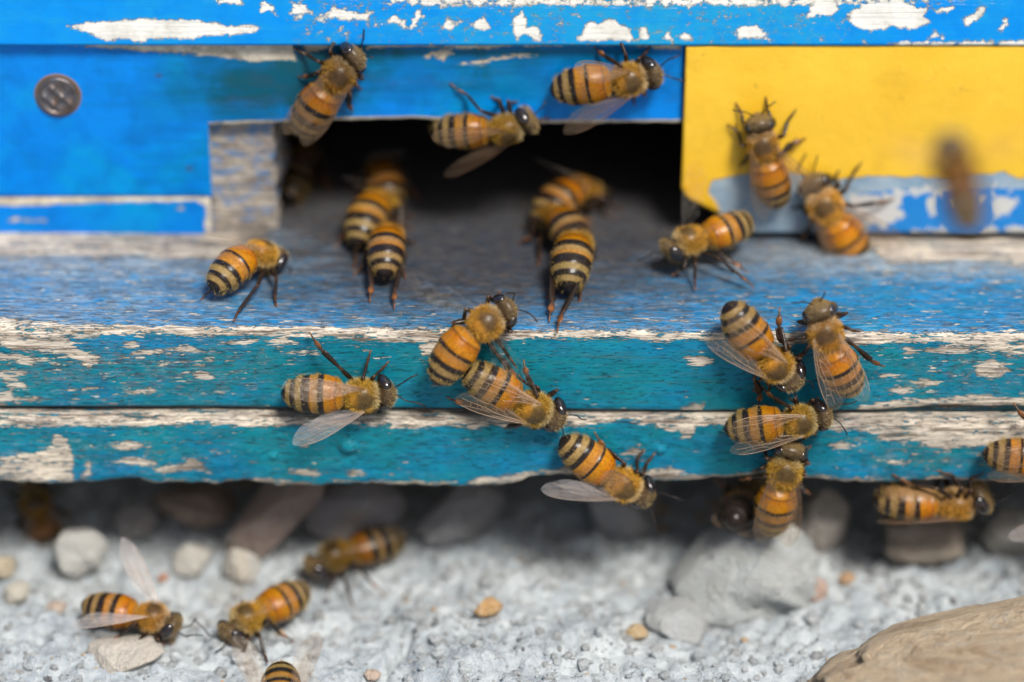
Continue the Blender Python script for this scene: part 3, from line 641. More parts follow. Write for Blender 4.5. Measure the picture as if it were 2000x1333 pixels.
stone('dark purple grey stone in shade between the shaded bee and the middle', 700, 1050, (6, 4, 5), (0.34, 0.32, 0.34), 0.1, (0, 0.2), 0.25, 23)
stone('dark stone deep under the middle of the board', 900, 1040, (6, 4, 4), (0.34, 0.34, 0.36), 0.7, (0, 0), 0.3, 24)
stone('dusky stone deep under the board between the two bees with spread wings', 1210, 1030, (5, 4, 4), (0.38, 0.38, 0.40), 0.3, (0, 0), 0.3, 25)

# ================================================================== BEES
NS = 28
def catmull(P, n):
    P = np.array(P, float); P = np.vstack([2 * P[0] - P[1], P, 2 * P[-1] - P[-2]]); out = []
    m = len(P) - 3
    for t in np.linspace(0, m - 1e-6, n):
        i = int(t); f = t - i; a, b, c, d = P[i:i + 4]
        out.append(0.5 * (2 * b + (c - a) * f + (2 * a - 5 * b + 4 * c - d) * f * f + (3 * b - a - 3 * c + d) * f ** 3))
    return np.array(out)
BLACK = np.array([0.018, 0.013, 0.011]); TAN = np.array([0.33, 0.235, 0.09]); ORANGE = np.array([0.42, 0.156, 0.004]); GOLD = np.array([0.46, 0.25, 0.035])
SEG = [0.0, 0.14, 0.40, 0.66, 0.84, 1.0001]
ABR = catmull([(0, 0.55, 0.55), (0.05, 1.35, 1.15), (0.14, 2.0, 1.75), (0.30, 2.32, 2.05), (0.46, 2.30, 2.05), (0.62, 2.14, 1.92), (0.77, 1.80, 1.64), (0.89, 1.26, 1.18), (0.96, 0.72, 0.70), (1.0, 0.06, 0.06)], 64)

def abd_color(t, th, orange, dark):
    c = np.zeros((len(t), 3)); rough = np.zeros(len(t))
    tt = t + 0.008 * np.sin(th * 3) - 0.012 * np.abs(np.cos(th)) ** 2
    for k in range(5):
        a, b = SEG[k], SEG[k + 1]; q = (tt - a) / (b - a); on = (t >= a) & (t <= b)
        if k == 0: f = smooth(q, 0.80, 0.92) * 0.6; hair = smooth(q, 0.5, 0.1)
        elif k == 1: f = smooth(q, 0.80 - 0.3 * dark, 0.85 - 0.3 * dark); hair = 0 * q
        elif k == 2: f = smooth(q, 0.58 - 0.25 * dark, 0.65 - 0.25 * dark); hair = smooth(q, 0.5, 0.0) * (0.3 + 0.9 * min(1, dark))
        elif k == 3: f = smooth(q, 0.46 - 0.12 * dark, 0.54 - 0.12 * dark); hair = smooth(q, 0.55, 0.36)
        else: f = smooth(q, 0.34, 0.44); hair = smooth(q, 0.42, 0.25)
        base = ORANGE * (1 - 0.25 * dark) * (1 - 0.16 * np.cos(q * 5.0)[:, None] * np.array([0.3, 1, 1])) if k < 3 else TAN * (0.9 - 0.2 * dark) * np.array([1.05, 0.88, 0.7])
        if k == 2: base = base * 0.85 + TAN * 0.15
        cc = base * (1 - f)[:, None] + BLACK * f[:, None]
        hair = np.clip(hair, 0, 1); cc = cc * (1 - 0.8 * hair)[:, None] + (TAN * 0.8)[None] * (0.8 * hair)[:, None]
        rr = 0.34 - 0.06 * f + 0.35 * hair
        c[on] = cc[on]; rough[on] = rr[on]
    v = smooth(np.sin(th), -0.25, -0.75)
    vent = np.array([0.24, 0.15, 0.06]) * (1 - smooth(t, 0.7, 0.95))[:, None] + BLACK * smooth(t, 0.7, 0.95)[:, None]
    c = c * (1 - v)[:, None] + vent * v[:, None]
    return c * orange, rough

def tube(pts, rw, rt, waxis, n=8):
    """elliptical tube along pts; rw radius along the wide axis, rt radius across it"""
    P = np.array(pts); m = len(P); T = np.gradient(P, axis=0); T /= np.linalg.norm(T, axis=1)[:, None] + 1e-9
    V = []
    for i in range(m):
        b = waxis - T[i] * np.dot(waxis, T[i])
        if np.linalg.norm(b) < 1e-4: b = np.cross(T[i], (0.3, 0.5, 0.8))
        b = unit(b); a = np.cross(b, T[i])
        for k in range(n):
            th = 2 * math.pi * k / n; V.append(P[i] + a * (rw[i] * math.cos(th)) + b * (rt[i] * math.sin(th)))
    Q = [(i * n + k, i * n + (k + 1) % n, (i + 1) * n + (k + 1) % n, (i + 1) * n + k) for i in range(m - 1) for k in range(n)]
    V = np.vstack([V, P[0], P[-1]]); Tq = []
    for k in range(n): Tq += [(m * n, (k + 1) % n, k), (m * n + 1, (m - 1) * n + k, (m - 1) * n + (k + 1) % n)]
    return V, np.array(Q), np.array(Tq)

class Acc:
    def __init__(s): s.V = []; s.Q = []; s.T = []; s.C = []; s.n = 0
    def add(s, V, Q, T, C):
        s.V.append(V); s.C.append(C)
        if Q is not None and len(Q): s.Q.append(np.asarray(Q) + s.n)
        if T is not None and len(T): s.T.append(np.asarray(T) + s.n)
        s.n += len(V)
    def get(s):
        return np.vstack(s.V), (np.vstack(s.Q) if s.Q else None), (np.vstack(s.T) if s.T else None), np.vstack(s.C)

def hairs(rg, P, D, L, Wd, C):
    n = len(P); D = D / (np.linalg.norm(D, axis=1)[:, None] + 1e-9)
    r = rg.normal(size=(n, 3)); w = np.cross(D, r); w /= np.linalg.norm(w, axis=1)[:, None] + 1e-9
    bend = np.cross(w, D) * (rg.normal(size=(n, 1)) * 0.18)
    w = w * Wd[:, None] * 0.5; L = L[:, None]
    mid = P + D * L * 0.5 + bend * L * 0.4; tip = P + D * L * 0.97 + bend * L
    V = np.stack([P - w, P + w, mid + w * 0.75, mid - w * 0.75, tip], 1).reshape(-1, 3)
    k = np.arange(n) * 5; Q = np.stack([k, k + 1, k + 2, k + 3], 1); T = np.stack([k + 3, k + 2, k + 4], 1)
    C = np.repeat(np.hstack([C, np.ones((n, 1))]), 5, axis=0)
    return V, Q, T, C

FW_LEAD = [(0, 0.15), (1.5, 0.38), (3.5, 0.50), (5.5, 0.48), (7.2, 0.22), (8.4, -0.25), (9.0, -0.75), (9.25, -1.25)]
FW_TRAIL = [(0, -0.2), (1.2, -0.65), (2.6, -1.45), (4.2, -2.45), (5.6, -2.95), (7.0, -2.95), (8.2, -2.45), (8.9, -1.85), (9.25, -1.25)]
HW_LEAD = [(0, 0.1), (1.5, 0.25), (3.2, 0.32), (4.8, 0.15), (5.9, -0.25), (6.4, -0.75)]
HW_TRAIL = [(0, -0.15), (1.0, -0.75), (2.4, -1.5), (3.8, -1.85), (5.2, -1.65), (6.1, -1.2), (6.4, -0.75)]
FW_V = [([(0, 0.08), (2.5, 0.30), (5.2, 0.36), (7.0, 0.14), (8.3, -0.28)], 0.075), ([(0, -0.05), (2.6, 0.05), (4.6, 0.12)], 0.06), ([(0.1, -0.1), (2.8, -0.28), (4.2, -0.45), (5.4, -0.8), (7.4, -1.05), (8.4, -1.3)], 0.05),
        ([(2.6, -0.28), (3.6, -1.0), (5.0, -1.5), (6.6, -1.8), (7.9, -2.2)], 0.04), ([(0.2, -0.2), (2.2, -0.95), (4.0, -1.9), (4.9, -2.5)], 0.045), ([(4.5, 0.2), (5.0, -0.22), (6.5, -0.38), (8.0, -0.3)], 0.04),
        ([(5.2, -0.25), (5.35, -0.78)], 0.035), ([(6.3, -0.36), (6.5, -0.95)], 0.035), ([(7.2, -0.36), (7.25, -1.02)], 0.035), ([(4.2, -0.45), (4.3, -1.28)], 0.035), ([(5.5, -0.82), (5.7, -1.62)], 0.035), ([(6.6, -0.95), (6.7, -1.82)], 0.035), ([(3.4, -0.85), (3.2, -1.45)], 0.035)]
HW_V = [([(0, 0.02), (2.0, 0.18), (3.6, 0.2), (5.2, -0.05)], 0.05), ([(0.2, -0.1), (2.2, -0.5), (3.6, -0.6), (5.4, -0.8)], 0.035), ([(1.8, -0.45), (2.8, -1.2), (3.6, -1.7)], 0.035), ([(3.0, 0.2), (3.2, -0.58)], 0.03)]
def wing_mesh(lead, trail, veins, rg, vs=1.0):
    L = lead[-1][0]; nu, nv = 30, 9
    lc = catmull(lead, 80); tc = catmull(trail, 80)
    us = L * (1 - (1 - np.linspace(0, 1, nu)) ** 1.6)
    le = np.interp(us, lc[:, 0], lc[:, 1]); te = np.interp(us, tc[:, 0], tc[:, 1])
    v = np.linspace(0, 1, nv); U = np.repeat(us[:, None], nv, 1); Vv = le[:, None] * (1 - v) + te[:, None] * v
    ph = rg.uniform(0, 6)
    def zf(u, w): return 0.05 * np.sin(w * 5.0 + ph) + 0.035 * np.sin(u * 1.3 + w * 2 + ph) - 0.05 * (u / L) ** 2 * L * 0.12 + 0.02 * w * w
    V = np.stack([U, Vv, zf(U, Vv)], -1).reshape(-1, 3); A = Acc()
    Q = gridq(nu, nv); A.add(V, Q, None, np.ones((len(V), 4))); nm = len(Q)
    for pts, r in veins:
        P = catmull(pts, max(4, 3 * len(pts))); P3 = np.stack([P[:, 0], P[:, 1], zf(P[:, 0], P[:, 1])], 1)
        rr = np.linspace(r, r * 0.65, len(P3)) * 0.52 * vs
        a, b, c = tube(P3, rr, rr, np.array([0, 0, 1.0]), 5); A.add(a, b, c, np.ones((len(a), 4)))
    return A, nm

BEES = 0
def bee(label, at, to, surf='F', hb=2.25, n=None, hv=None, plane=None, abd=(-9, 0), head=(0, 0), wings=((171, 4, 6), (171, 4, 6)), feet=None, ant=None, dark=0.28, orange=1.0, scale=1.0, wing='tan', fuzz=1.0, roll=0.0, abl=7.6, tb=9.0, pole_z=0.9, nose=0.0, group='honey bees on and around the hive entrance'):
    global BEES
    BEES += 1; rg = np.random.default_rng(1000 + BEES); dark = max(0.02, dark + rg.uniform(-0.26, 0.38)); orange = orange * rg.uniform(0.78, 1.08) * np.array([1.0, rg.uniform(0.90, 1.03), 1.0]); scale *= rg.uniform(0.90, 1.01); feet = feet or {}; ant = ant or {}
    base = {'F': ((0, -0.6, 0), (0, -1, 0)), 'W': ((0, W, 0), (0, -1, 0)), 'P': ((0, YP, 0), (0, -1, 0)), 'T': ((0, 0, 0), (0, 0, 1)), 'G': ((0, 0, GZ), (0, 0, 1))}
    p0, nn = base[surf]
    p0 = np.array(p0, float); nn = np.array(nn, float)
    if surf == 'G': g_ = gpx(*at); p0 = np.array([0, 0, g_[2] + 0.3])
    cp = p0 + nn * hb
    if plane is not None: cp = np.array(plane[0], float); pn = np.array(plane[1], float)
    else: pn = nn
    C = onplane(at[0], at[1], cp, pn)
    Zl = unit(n if n is not None else nn)
    H = np.array(hv, float) if hv is not None else onplane(to[0], to[1], cp, pn) - C
    Xl = unit(H - Zl * np.dot(H, Zl)); Yl = np.cross(Zl, Xl)
    if roll:
        Rm = np.array(Matrix.Rotation(R(roll), 3, Vector(Xl))); Yl = Rm @ Yl; Zl = Rm @ Zl
    B0 = np.stack([Xl, Yl, Zl], 1); O0 = C - Zl * hb * scale; Z0 = Zl
    if nose:
        Rm = np.array(Matrix.Rotation(R(nose), 3, Vector(Yl))); Xl = Rm @ Xl; Zl = Rm @ Zl
    B = np.stack([Xl, Yl, Zl], 1)
    O = C - Zl * hb * scale
    root = empty('honey_bee')
    root.matrix_world = Matrix([[*(B[i] * scale), O[i] * MM] for i in range(3)] + [[0, 0, 0, 1]])
    tag(root, label, 'bee', group)
    upl = B.T @ Z0
    tol = lambda p: (np.array(p) - O) @ B / scale
    A = Acc(); TC = np.array([0, 0, hb]) / 1.0
    # ---- spine: tail -> head, one continuous surface
    rings = []      # centre, left, up, ry, rz, kind, param
    ax = np.array([1.0, 0, 0])
    pts = []; pos = TC + np.array([-1.75, 0, -0.1]); ap, ay = R(abd[0]), R(abd[1]); step = abl / 63
    for i in range(64):
        tpar = ABR[i, 0]; k = 0.45 + 0.55 * min(1, tpar / 0.6)
        d = np.array([-math.cos(ap * k) * math.cos(ay * k), -math.cos(ap * k) * math.sin(ay * k), math.sin(ap * k)])
        pts.append((pos.copy(), -d, tpar))
        if i < 63: pos = pos + d * (ABR[i + 1, 0] - ABR[i, 0]) * abl
    for (c, f, tpar), rr in list(zip(pts, ABR))[::-1]:
        lf = unit(np.cross((0, 0, 1), f)); up = np.cross(f, lf)
        sg = [s for s in range(5) if SEG[s] <= tpar + 1e-9][-1]; q = (tpar - SEG[sg]) / (SEG[sg + 1] - SEG[sg])
        st = 1 + 0.055 * q * (1 if sg < 4 else 0) - 0.01
        rings.append((c, lf, up, rr[1] * st, rr[2] * st, 'a', tpar, f))
    for x, r in ((-1.72, 0.62), (-1.6, 1.05), (-1.4, 1.35), (-1.1, 1.62), (-0.7, 1.82), (-0.2, 1.93), (0.3, 1.93), (0.8, 1.80), (1.2, 1.58), (1.5, 1.30), (1.7, 0.98), (1.82, 0.66)):
        rings.append((TC + (x, 0, 0.02), np.array([0, 1.0, 0]), np.array([0, 0, 1.0]), r * 0.91, r * 0.88, 't', x, ax))
    hy, hp = R(head[0]), R(head[1] - 30)
    HM = 1.10 * np.array(Matrix.Rotation(hy, 3, 'Z') @ Matrix.Rotation(-hp, 3, 'Y'))
    HO = TC + np.array([1.9, 0, -0.15]); nd = HM @ ax
    rings.append((HO + (0.02, 0, 0), np.array([0, 1.0, 0]), np.array([0, 0, 1.0]), 0.5, 0.5, 'n', 0, ax))
    for x, ry, rz, dz in ((0.12, 0.62, 0.55, 0), (0.2, 1.15, 0.95, 0.0), (0.42, 1.58, 1.35, -0.02), (0.75, 1.74, 1.55, -0.05), (1.05, 1.66, 1.58, -0.08), (1.35, 1.42, 1.45, -0.15), (1.6, 1.10, 1.22, -0.25), (1.78, 0.78, 0.95, -0.35), (1.9, 0.45, 0.6, -0.45), (1.95, 0.06, 0.08, -0.5)):
        rings.append((HO + HM @ np.array([x, 0, dz]), HM @ np.array([0, 1.0, 0]), HM @ np.array([0, 0, 1.0]), ry, rz, 'h', x, nd))
    nr = len(rings); th = np.arange(NS) * 2 * math.pi / NS
    ct, sn = np.cos(th), np.sin(th)
    V = np.zeros((nr, NS, 3)); Cc = np.ones((nr, NS, 4))
    for i, (c, lf, up, ry, rz, kd, par, f) in enumerate(rings):
        wy = ct.copy()
        rzz = np.full(NS, rz)
        if kd == 'h': wy = ct * (1 - 0.38 * np.clip(-sn, 0, 1)); rzz = np.where(sn < 0, rz * 1.18, rz)
        V[i] = c + np.outer(wy * ry, lf) + np.outer(sn * rzz, up)
        if kd == 'a':
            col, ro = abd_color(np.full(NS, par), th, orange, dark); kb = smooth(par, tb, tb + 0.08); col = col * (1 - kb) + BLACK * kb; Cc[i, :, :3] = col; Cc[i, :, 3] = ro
        elif kd == 't':
            disc = smooth(np.hypot((par - 0.35) / 1.25, ct * 1.35), 1.05, 0.75) * (sn > 0)
            col = np.outer(1 - disc, GOLD * 0.55) + np.outer(disc, (0.10, 0.06, 0.02))
            sc = blob(-0.95, 0, 0.45, 0.75, np.full(NS, par), ct) * (sn > 0); col = col * (1 - sc)[:, None] + np.outer(sc, (0.55, 0.25, 0.02))
            Cc[i, :, :3] = col * orange * (1 - 0.3 * dark); Cc[i, :, 3] = 0.42
        elif kd == 'n': Cc[i, :, :3] = (0.10, 0.07, 0.03); Cc[i, :, 3] = 0.7
        else:
            fz = smooth(np.full(NS, par), 1.0, 1.6); Cc[i, :, :3] = np.outer(1 - fz, (0.085, 0.055, 0.028)) + np.outer(fz, (0.17, 0.115, 0.05)); Cc[i, :, 3] = 0.42
    Q = []
    for i in range(nr - 1):
        a = i * NS + np.arange(NS); b = i * NS + (np.arange(NS) + 1) % NS; Q.append(np.stack([a, b, b + NS, a + NS], 1))
    Vf = np.vstack([V.reshape(-1, 3), rings[0][0], rings[-1][0]]); Cf = np.vstack([Cc.reshape(-1, 4), Cc[0, 0], Cc[-1, 0]])
    T = [(nr * NS, (k + 1) % NS, k) for k in range(NS)] + [(nr * NS + 1, (nr - 1) * NS + k, (nr - 1) * NS + (k + 1) % NS) for k in range(NS)]
    A.add(Vf, np.vstack(Q), np.array(T), Cf)
    # mandibles and tongue base
    for s in (-1, 1):
        P = [HO + HM @ np.array(q) for q in ((1.45, s * 0.45, -1.15), (1.62, s * 0.42, -1.6), (1.66, s * 0.12, -1.95))]
        a, b, c = tube(catmull(P, 6), np.linspace(0.24, 0.08, 6), np.linspace(0.2, 0.07, 6), np.array([1.0, 0, 0.1]), 7)
        A.add(a, b, c, np.tile((0.10, 0.05, 0.025, 0.35), (len(a), 1)))
    # ---- legs
    FH = Acc(); LEG = {}
    for s, sd in ((1, 'L'), (-1, 'R')):
        for kind, hip, dfoot, fem, tib, tar in (('f', (0.9, 0.95, -1.25), (3.3, 2.5), 1.9, 1.7, 1.9), ('m', (0.0, 1.05, -1.4), (0.2, 4.3), 2.1, 2.0, 2.1), ('h', (-0.9, 1.05, -1.3), (-3.6, 4.0), 2.4, 2.9, 2.9)):
            hp_ = TC + np.array([hip[0], s * hip[1], hip[2]])
            tgt = feet.get(sd + kind)
            if tgt is None:
                ft = np.array([dfoot[0] + rg.normal() * 0.5, s * (dfoot[1] + rg.normal() * 0.4), 0.05]); ft = tol(O0 + B0 @ (ft * scale))
            elif len(tgt) == 2: ft = tol(onplane(tgt[0], tgt[1], O0, nn if n is None else Z0))
            elif len(tgt) == 4: ft = tol(onplane(tgt[0], tgt[1], (0, tgt[3], 0) if tgt[2] == 'y' else (0, 0, tgt[3]), (0, 1, 0) if tgt[2] == 'y' else (0, 0, 1)))
            else: ft = np.array(tgt, float)
            dv = ft - hp_; out = unit(dv - upl * np.dot(dv, upl)); dist = np.linalg.norm(dv)
            tl = min(tar, 0.42 * dist + 0.4)
            rise = 0.30 * tl if kind != 'h' else 0.42 * tl
            ank = ft - out * math.sqrt(max(0.01, tl * tl - rise * rise)) * 0.85 + upl * rise
            d2 = ank - hp_; D = np.linalg.norm(d2); sc = max(1.0, D / (0.97 * (fem + tib))); a_, b_ = fem * sc, tib * sc
            D = max(D, abs(a_ - b_) + 0.05); x = (a_ * a_ - b_ * b_ + D * D) / (2 * D); h = math.sqrt(max(0, a_ * a_ - x * x)); u = d2 / np.linalg.norm(d2)
            pole = np.array([0.15 * (1 if kind != 'h' else -1), s * 0.75, pole_z]); pole = unit(pole - u * np.dot(pole, u))
            kn = hp_ + u * x + pole * h
            m_ = unit(np.cross(kn - hp_, ank - kn) + 1e-6)
            dk = np.array([0.022, 0.014, 0.010]); br = np.array([0.065, 0.032, 0.018]); ru = np.array([0.23, 0.085, 0.022])
            tm = ank + (ft - ank) * 0.58 + upl * (0.10 if kind != 'h' else 0.2)
            hin = hp_ + np.array([0, -s * 0.5, 0.6])
            wt = 0.46 if kind == 'h' else 0.26; wb = 0.42 if kind == 'h' else 0.20
            spec = [(hin, 0.42, 0.40, br), (hp_, 0.36, 0.34, dk), (hp_ * 0.85 + kn * 0.15, 0.25, 0.23, dk), (hp_ * 0.45 + kn * 0.55, 0.33, 0.27, dk), (hp_ * 0.1 + kn * 0.9, 0.24, 0.22, dk), (kn, 0.19, 0.18, br),
                    (kn * 0.85 + ank * 0.15, 0.22, 0.18, dk), (kn * 0.45 + ank * 0.55, wt * 0.9, 0.2, dk), (kn * 0.12 + ank * 0.88, wt, 0.2, dk), (ank, 0.15, 0.14, br),
                    (ank * 0.85 + tm * 0.15, wb * 0.8, 0.16, br), (ank * 0.3 + tm * 0.7, wb, 0.16, ru if kind == 'h' else br), (tm, 0.12, 0.11, br), (tm * 0.6 + ft * 0.4, 0.125, 0.11, br), (tm * 0.3 + ft * 0.7, 0.09, 0.08, ru), (ft + upl * 0.06, 0.085, 0.07, ru * 0.7)]
            P = np.array([q[0] for q in spec]); rw = np.array([q[1] for q in spec]); rt = np.array([q[2] for q in spec]); cl = np.array([q[3] for q in spec])
            # densify linearly so that joints stay crisp
            ti = np.linspace(0, len(P) - 1, 40); ii = np.arange(len(P)); Pd = np.stack([np.interp(ti, ii, P[:, k]) for k in range(3)], 1)
            a, b, c = tube(Pd, np.interp(ti, ii, rw), np.interp(ti, ii, rt), unit(m_ * 0.5 * np.sign(m_[2] + 1e-9) + np.array([0, 0, 0.9])), 8)
            cd = np.stack([np.interp(ti, ii, cl[:, k]) for k in range(3)], 1); cc = np.hstack([np.repeat(cd, 8, 0), np.full((320, 1), 0.32)]); cc = np.vstack([cc, cc[0], cc[-1]])
            A.add(a, b, c, cc)
            # leg bristles
            nh = 110 if kind == 'h' else 60
            j = rg.integers(4, 33, nh); pp = Pd[j] + rg.normal(size=(nh, 3)) * 0.06
            td = np.gradient(Pd, axis=0)[j]; td /= np.linalg.norm(td, axis=1)[:, None] + 1e-9
            sdv = np.cross(td, m_) * np.where(rg.random(nh) < 0.5, 1, -1)[:, None] + rg.normal(size=(nh, 3)) * 0.4
            FH.add(*hairs(rg, pp, sdv + td * 0.5, rg.uniform(0.25, 0.5, nh), np.full(nh, 0.022), np.tile((0.30, 0.21, 0.10), (nh, 1))))
    Vb, Qb, Tb, Cb = A.get()
    mk('body', Vb, Qb, Tb, [BODYM], root, Cb)
    # ---- fuzz
    def pick(kds, cnt, wfun):
        idx = [i for i, r in enumerate(rings) if r[5] in kds and r[3] > 0.15]
        wgt = np.array([rings[i][3] * wfun(rings[i]) for i in idx]); sel = rg.choice(idx, cnt, p=wgt / wgt.sum()); an = rg.uniform(0, 2 * math.pi, cnt)
        fr = rg.random(cnt); nx_ = np.minimum(sel + 1, nr - 1)
        same = np.array([rings[a][5] == rings[b][5] for a, b in zip(sel, nx_)]); fr = fr * same
        g = lambda k, s_: np.array([rings[i][k] for i in s_])
        c = g(0, sel) * (1 - fr)[:, None] + g(0, nx_) * fr[:, None]; ry = g(3, sel) * (1 - fr) + g(3, nx_) * fr; rz = g(4, sel) * (1 - fr) + g(4, nx_) * fr
        lf, up, f = g(1, sel), g(2, sel), g(7, sel); par = g(6, sel) * (1 - fr) + g(6, nx_) * fr
        cy, sy = np.cos(an), np.sin(an); cyy = cy.copy(); rzz = rz.copy()
        if 'h' in kds: cyy = cy * (1 - 0.38 * np.clip(-sy, 0, 1)); rzz = np.where(sy < 0, rz * 1.18, rz)
        p = c + lf * (cyy * ry)[:, None] + up * (sy * rzz)[:, None]
        nrm = lf * (cy / ry)[:, None] + up * (sy / rz)[:, None]; nrm /= np.linalg.norm(nrm, axis=1)[:, None]
        return p, nrm, f, par, an
    m = int(4600 * fuzz); p, nm, f, par, an = pick('t', m, lambda r: 1.0)
    kd_ = smooth(np.hypot((par + 0.15) / 1.7, np.cos(an) * 1.3), 1.1, 0.7) * (np.sin(an) > 0); kp = rg.random(m) > 0.72 * kd_; p, nm, f, par, an = p[kp], nm[kp], f[kp], par[kp], an[kp]; m = len(p)
    nm = nm + f * (par / 1.9 * 1.1)[:, None]
    disc = smooth(np.hypot((par - 0.35) / 1.2, np.cos(an) * 1.35), 1.1, 0.7) * (np.sin(an) > 0)
    L = (0.36 + 0.28 * rg.random(m)) * (1 - 0.66 * disc)
    col = np.outer(1 - disc, (0.76, 0.45, 0.065)) + np.outer(disc, (0.27, 0.175, 0.055))
    pale = smooth(par, 0.9, 1.6) + smooth(np.sin(an), -0.1, -0.7) * 0.8; pale = np.clip(pale, 0, 1) * 0.75
    col = col * (1 - pale)[:, None] + np.outer(pale, (0.84, 0.70, 0.40))
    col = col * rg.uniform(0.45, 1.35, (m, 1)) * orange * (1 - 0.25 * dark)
    FH.add(*hairs(rg, p, nm + rg.normal(size=(m, 3)) * 0.36 - f * 0.25, L * rg.uniform(0.8, 1.35, m), rg.uniform(0.02, 0.042, m), col))
    m = int(1000 * fuzz); p, nm, f, par, an = pick('h', m, lambda r: 1.0 if r[6] > 0.1 else 0.2)
    eye = (np.abs(np.cos(an)) > 0.62)
    col = np.tile((0.48, 0.35, 0.15), (m, 1)) * rg.uniform(0.6, 1.3, (m, 1))
    FH.add(*hairs(rg, p, nm + f * 0.5 + rg.normal(size=(m, 3)) * 0.35, rg.uniform(0.22, 0.5, m) * np.where(eye, 0.3, 1), np.full(m, 0.034), col))
    bandw = lambda r: sum(w_ * math.exp(-((r[6] - c_) / s_) ** 2) for c_, s_, w_ in ((0.04, 0.06, 2.2), (0.42, 0.04, 0.8), (0.69, 0.04, 1.9), (0.86, 0.03, 1.7))) + 0.05
    m = int(1700 * fuzz); p, nm, f, par, an = pick('a', m, lambda r: bandw(r) if r[6] < tb else 0.02)
    lng = smooth(par, 0.14, 0.03)
    side = smooth(np.sin(an), 0.0, -0.5)
    col = np.tile((0.45, 0.30, 0.085), (m, 1)) * rg.uniform(0.7, 1.3, (m, 1)) * (1 - 0.2 * dark)
    FH.add(*hairs(rg, p, nm * (0.35 + 0.5 * lng + 0.3 * side)[:, None] - f + rg.normal(size=(m, 3)) * 0.22, rg.uniform(0.2, 0.4, m) + 0.4 * lng + 0.2 * side, np.full(m, 0.034), col))
    a, b, c, d = FH.get(); mk('fuzz', a, b, c, [FUZZM], root, d)
    # ---- eyes
    EV, ET = ICO3
    for s in (1, -1):
        Em = np.array(Matrix.Rotation(s * R(14), 3, 'X') @ Matrix.Rotation(s * R(-8), 3, 'Z'))
        Vv = (EV * np.array([0.66, 0.52, 1.12])) @ Em.T + np.array([0.72, s * 1.36, 0.08])
        mk('eye', HO + Vv @ HM.T, None, ET, [EYEM], root)
    # ---- antennae
    for s, sd in ((1, 'L'), (-1, 'R')):
        b0 = HO + HM @ np.array([1.72, s * 0.28, 0.1])
        el = b0 + HM @ np.array([0.75, s * 0.75, 0.65])
        if sd in ant:
            hw = O + B @ (el * scale); tp = tol(onplane(ant[sd][0], ant[sd][1], hw, FWD)); dd = tp - el
            el = el + 0.15 * dd
        else: tp = el + HM @ np.array([2.0 + rg.normal() * 0.3, s * (0.9 + rg.normal() * 0.3), 0.1 + rg.normal() * 0.3])
        md_ = (el + tp) / 2 + np.array([0, 0, 0.12]) + rg.normal(size=3) * 0.08
        P = np.vstack([np.linspace(b0, el, 5)[:-1], catmull([el, md_, tp], 10)])
        rad = np.concatenate([np.full(4, 0.085), np.full(9, 0.088), [0.05]]); rad[3] = 0.07
        a, b, c = tube(P, rad, rad, np.array([0.1, 0.2, 1.0]), 7)
        mk('antenna', a, b, c, [BODYM], root, np.tile((0.02, 0.014, 0.012, 0.4), (len(a), 1)))
    # ---- wings
    for (s, spec, wing) in zip((1, -1), wings, wing if isinstance(wing, tuple) else (wing, wing)):
        if spec is None: continue
        aa, el_, tw = spec[:3]; hs = spec[3] if len(spec) > 3 else 3
        for wk in (0, 1):
            am = aa if wk == 0 else aa + (hs if aa < 150 else 2)
            a_, e_ = R(am), R(el_ - 2.0 * wk)
            U = np.array([math.cos(a_) * math.cos(e_), s * math.sin(a_) * math.cos(e_), math.sin(e_)])
            Tr = np.array([-math.sin(a_), s * math.cos(a_), 0]); N_ = np.cross(U, Tr) * -s
            if N_[2] < 0: N_ = -N_
            twr = R(tw); Tr2 = Tr * math.cos(twr) + N_ * math.sin(twr); N2 = N_ * math.cos(twr) - Tr * math.sin(twr)
            bp = TC + np.array([0.35 - 0.75 * wk, s * 1.42, 1.18 - 0.22 * wk])
            Aw, nmq = wing_mesh(*((FW_LEAD, FW_TRAIL, FW_V) if wk == 0 else (HW_LEAD, HW_TRAIL, HW_V)), rg, 0.6 if wing == 'clear' else 1.0)
            Vw, Qw, Tw, _ = Aw.get()
            Vw = Vw * np.array([1.0, 0.86, 1.0]); Vw = bp + np.outer(Vw[:, 0], U) - np.outer(Vw[:, 1], Tr2) + np.outer(Vw[:, 2], N2)
            mi = np.concatenate([np.zeros(nmq, int), np.ones(len(Qw) - nmq, int), np.ones(len(Tw), int)])
            mats = {'tan': [WINGM, VEINM], 'pale': [WINGM, VEINP], 'clear': [WINGC, WINGC], 'grey': [WINGG, VEINP]}[wing]
            mk('wing', Vw, Qw, Tw, mats, root, midx=mi)
    return root
ICO3 = ico(3)
FAN = ((172, 6, 4), (172, 6, 4))
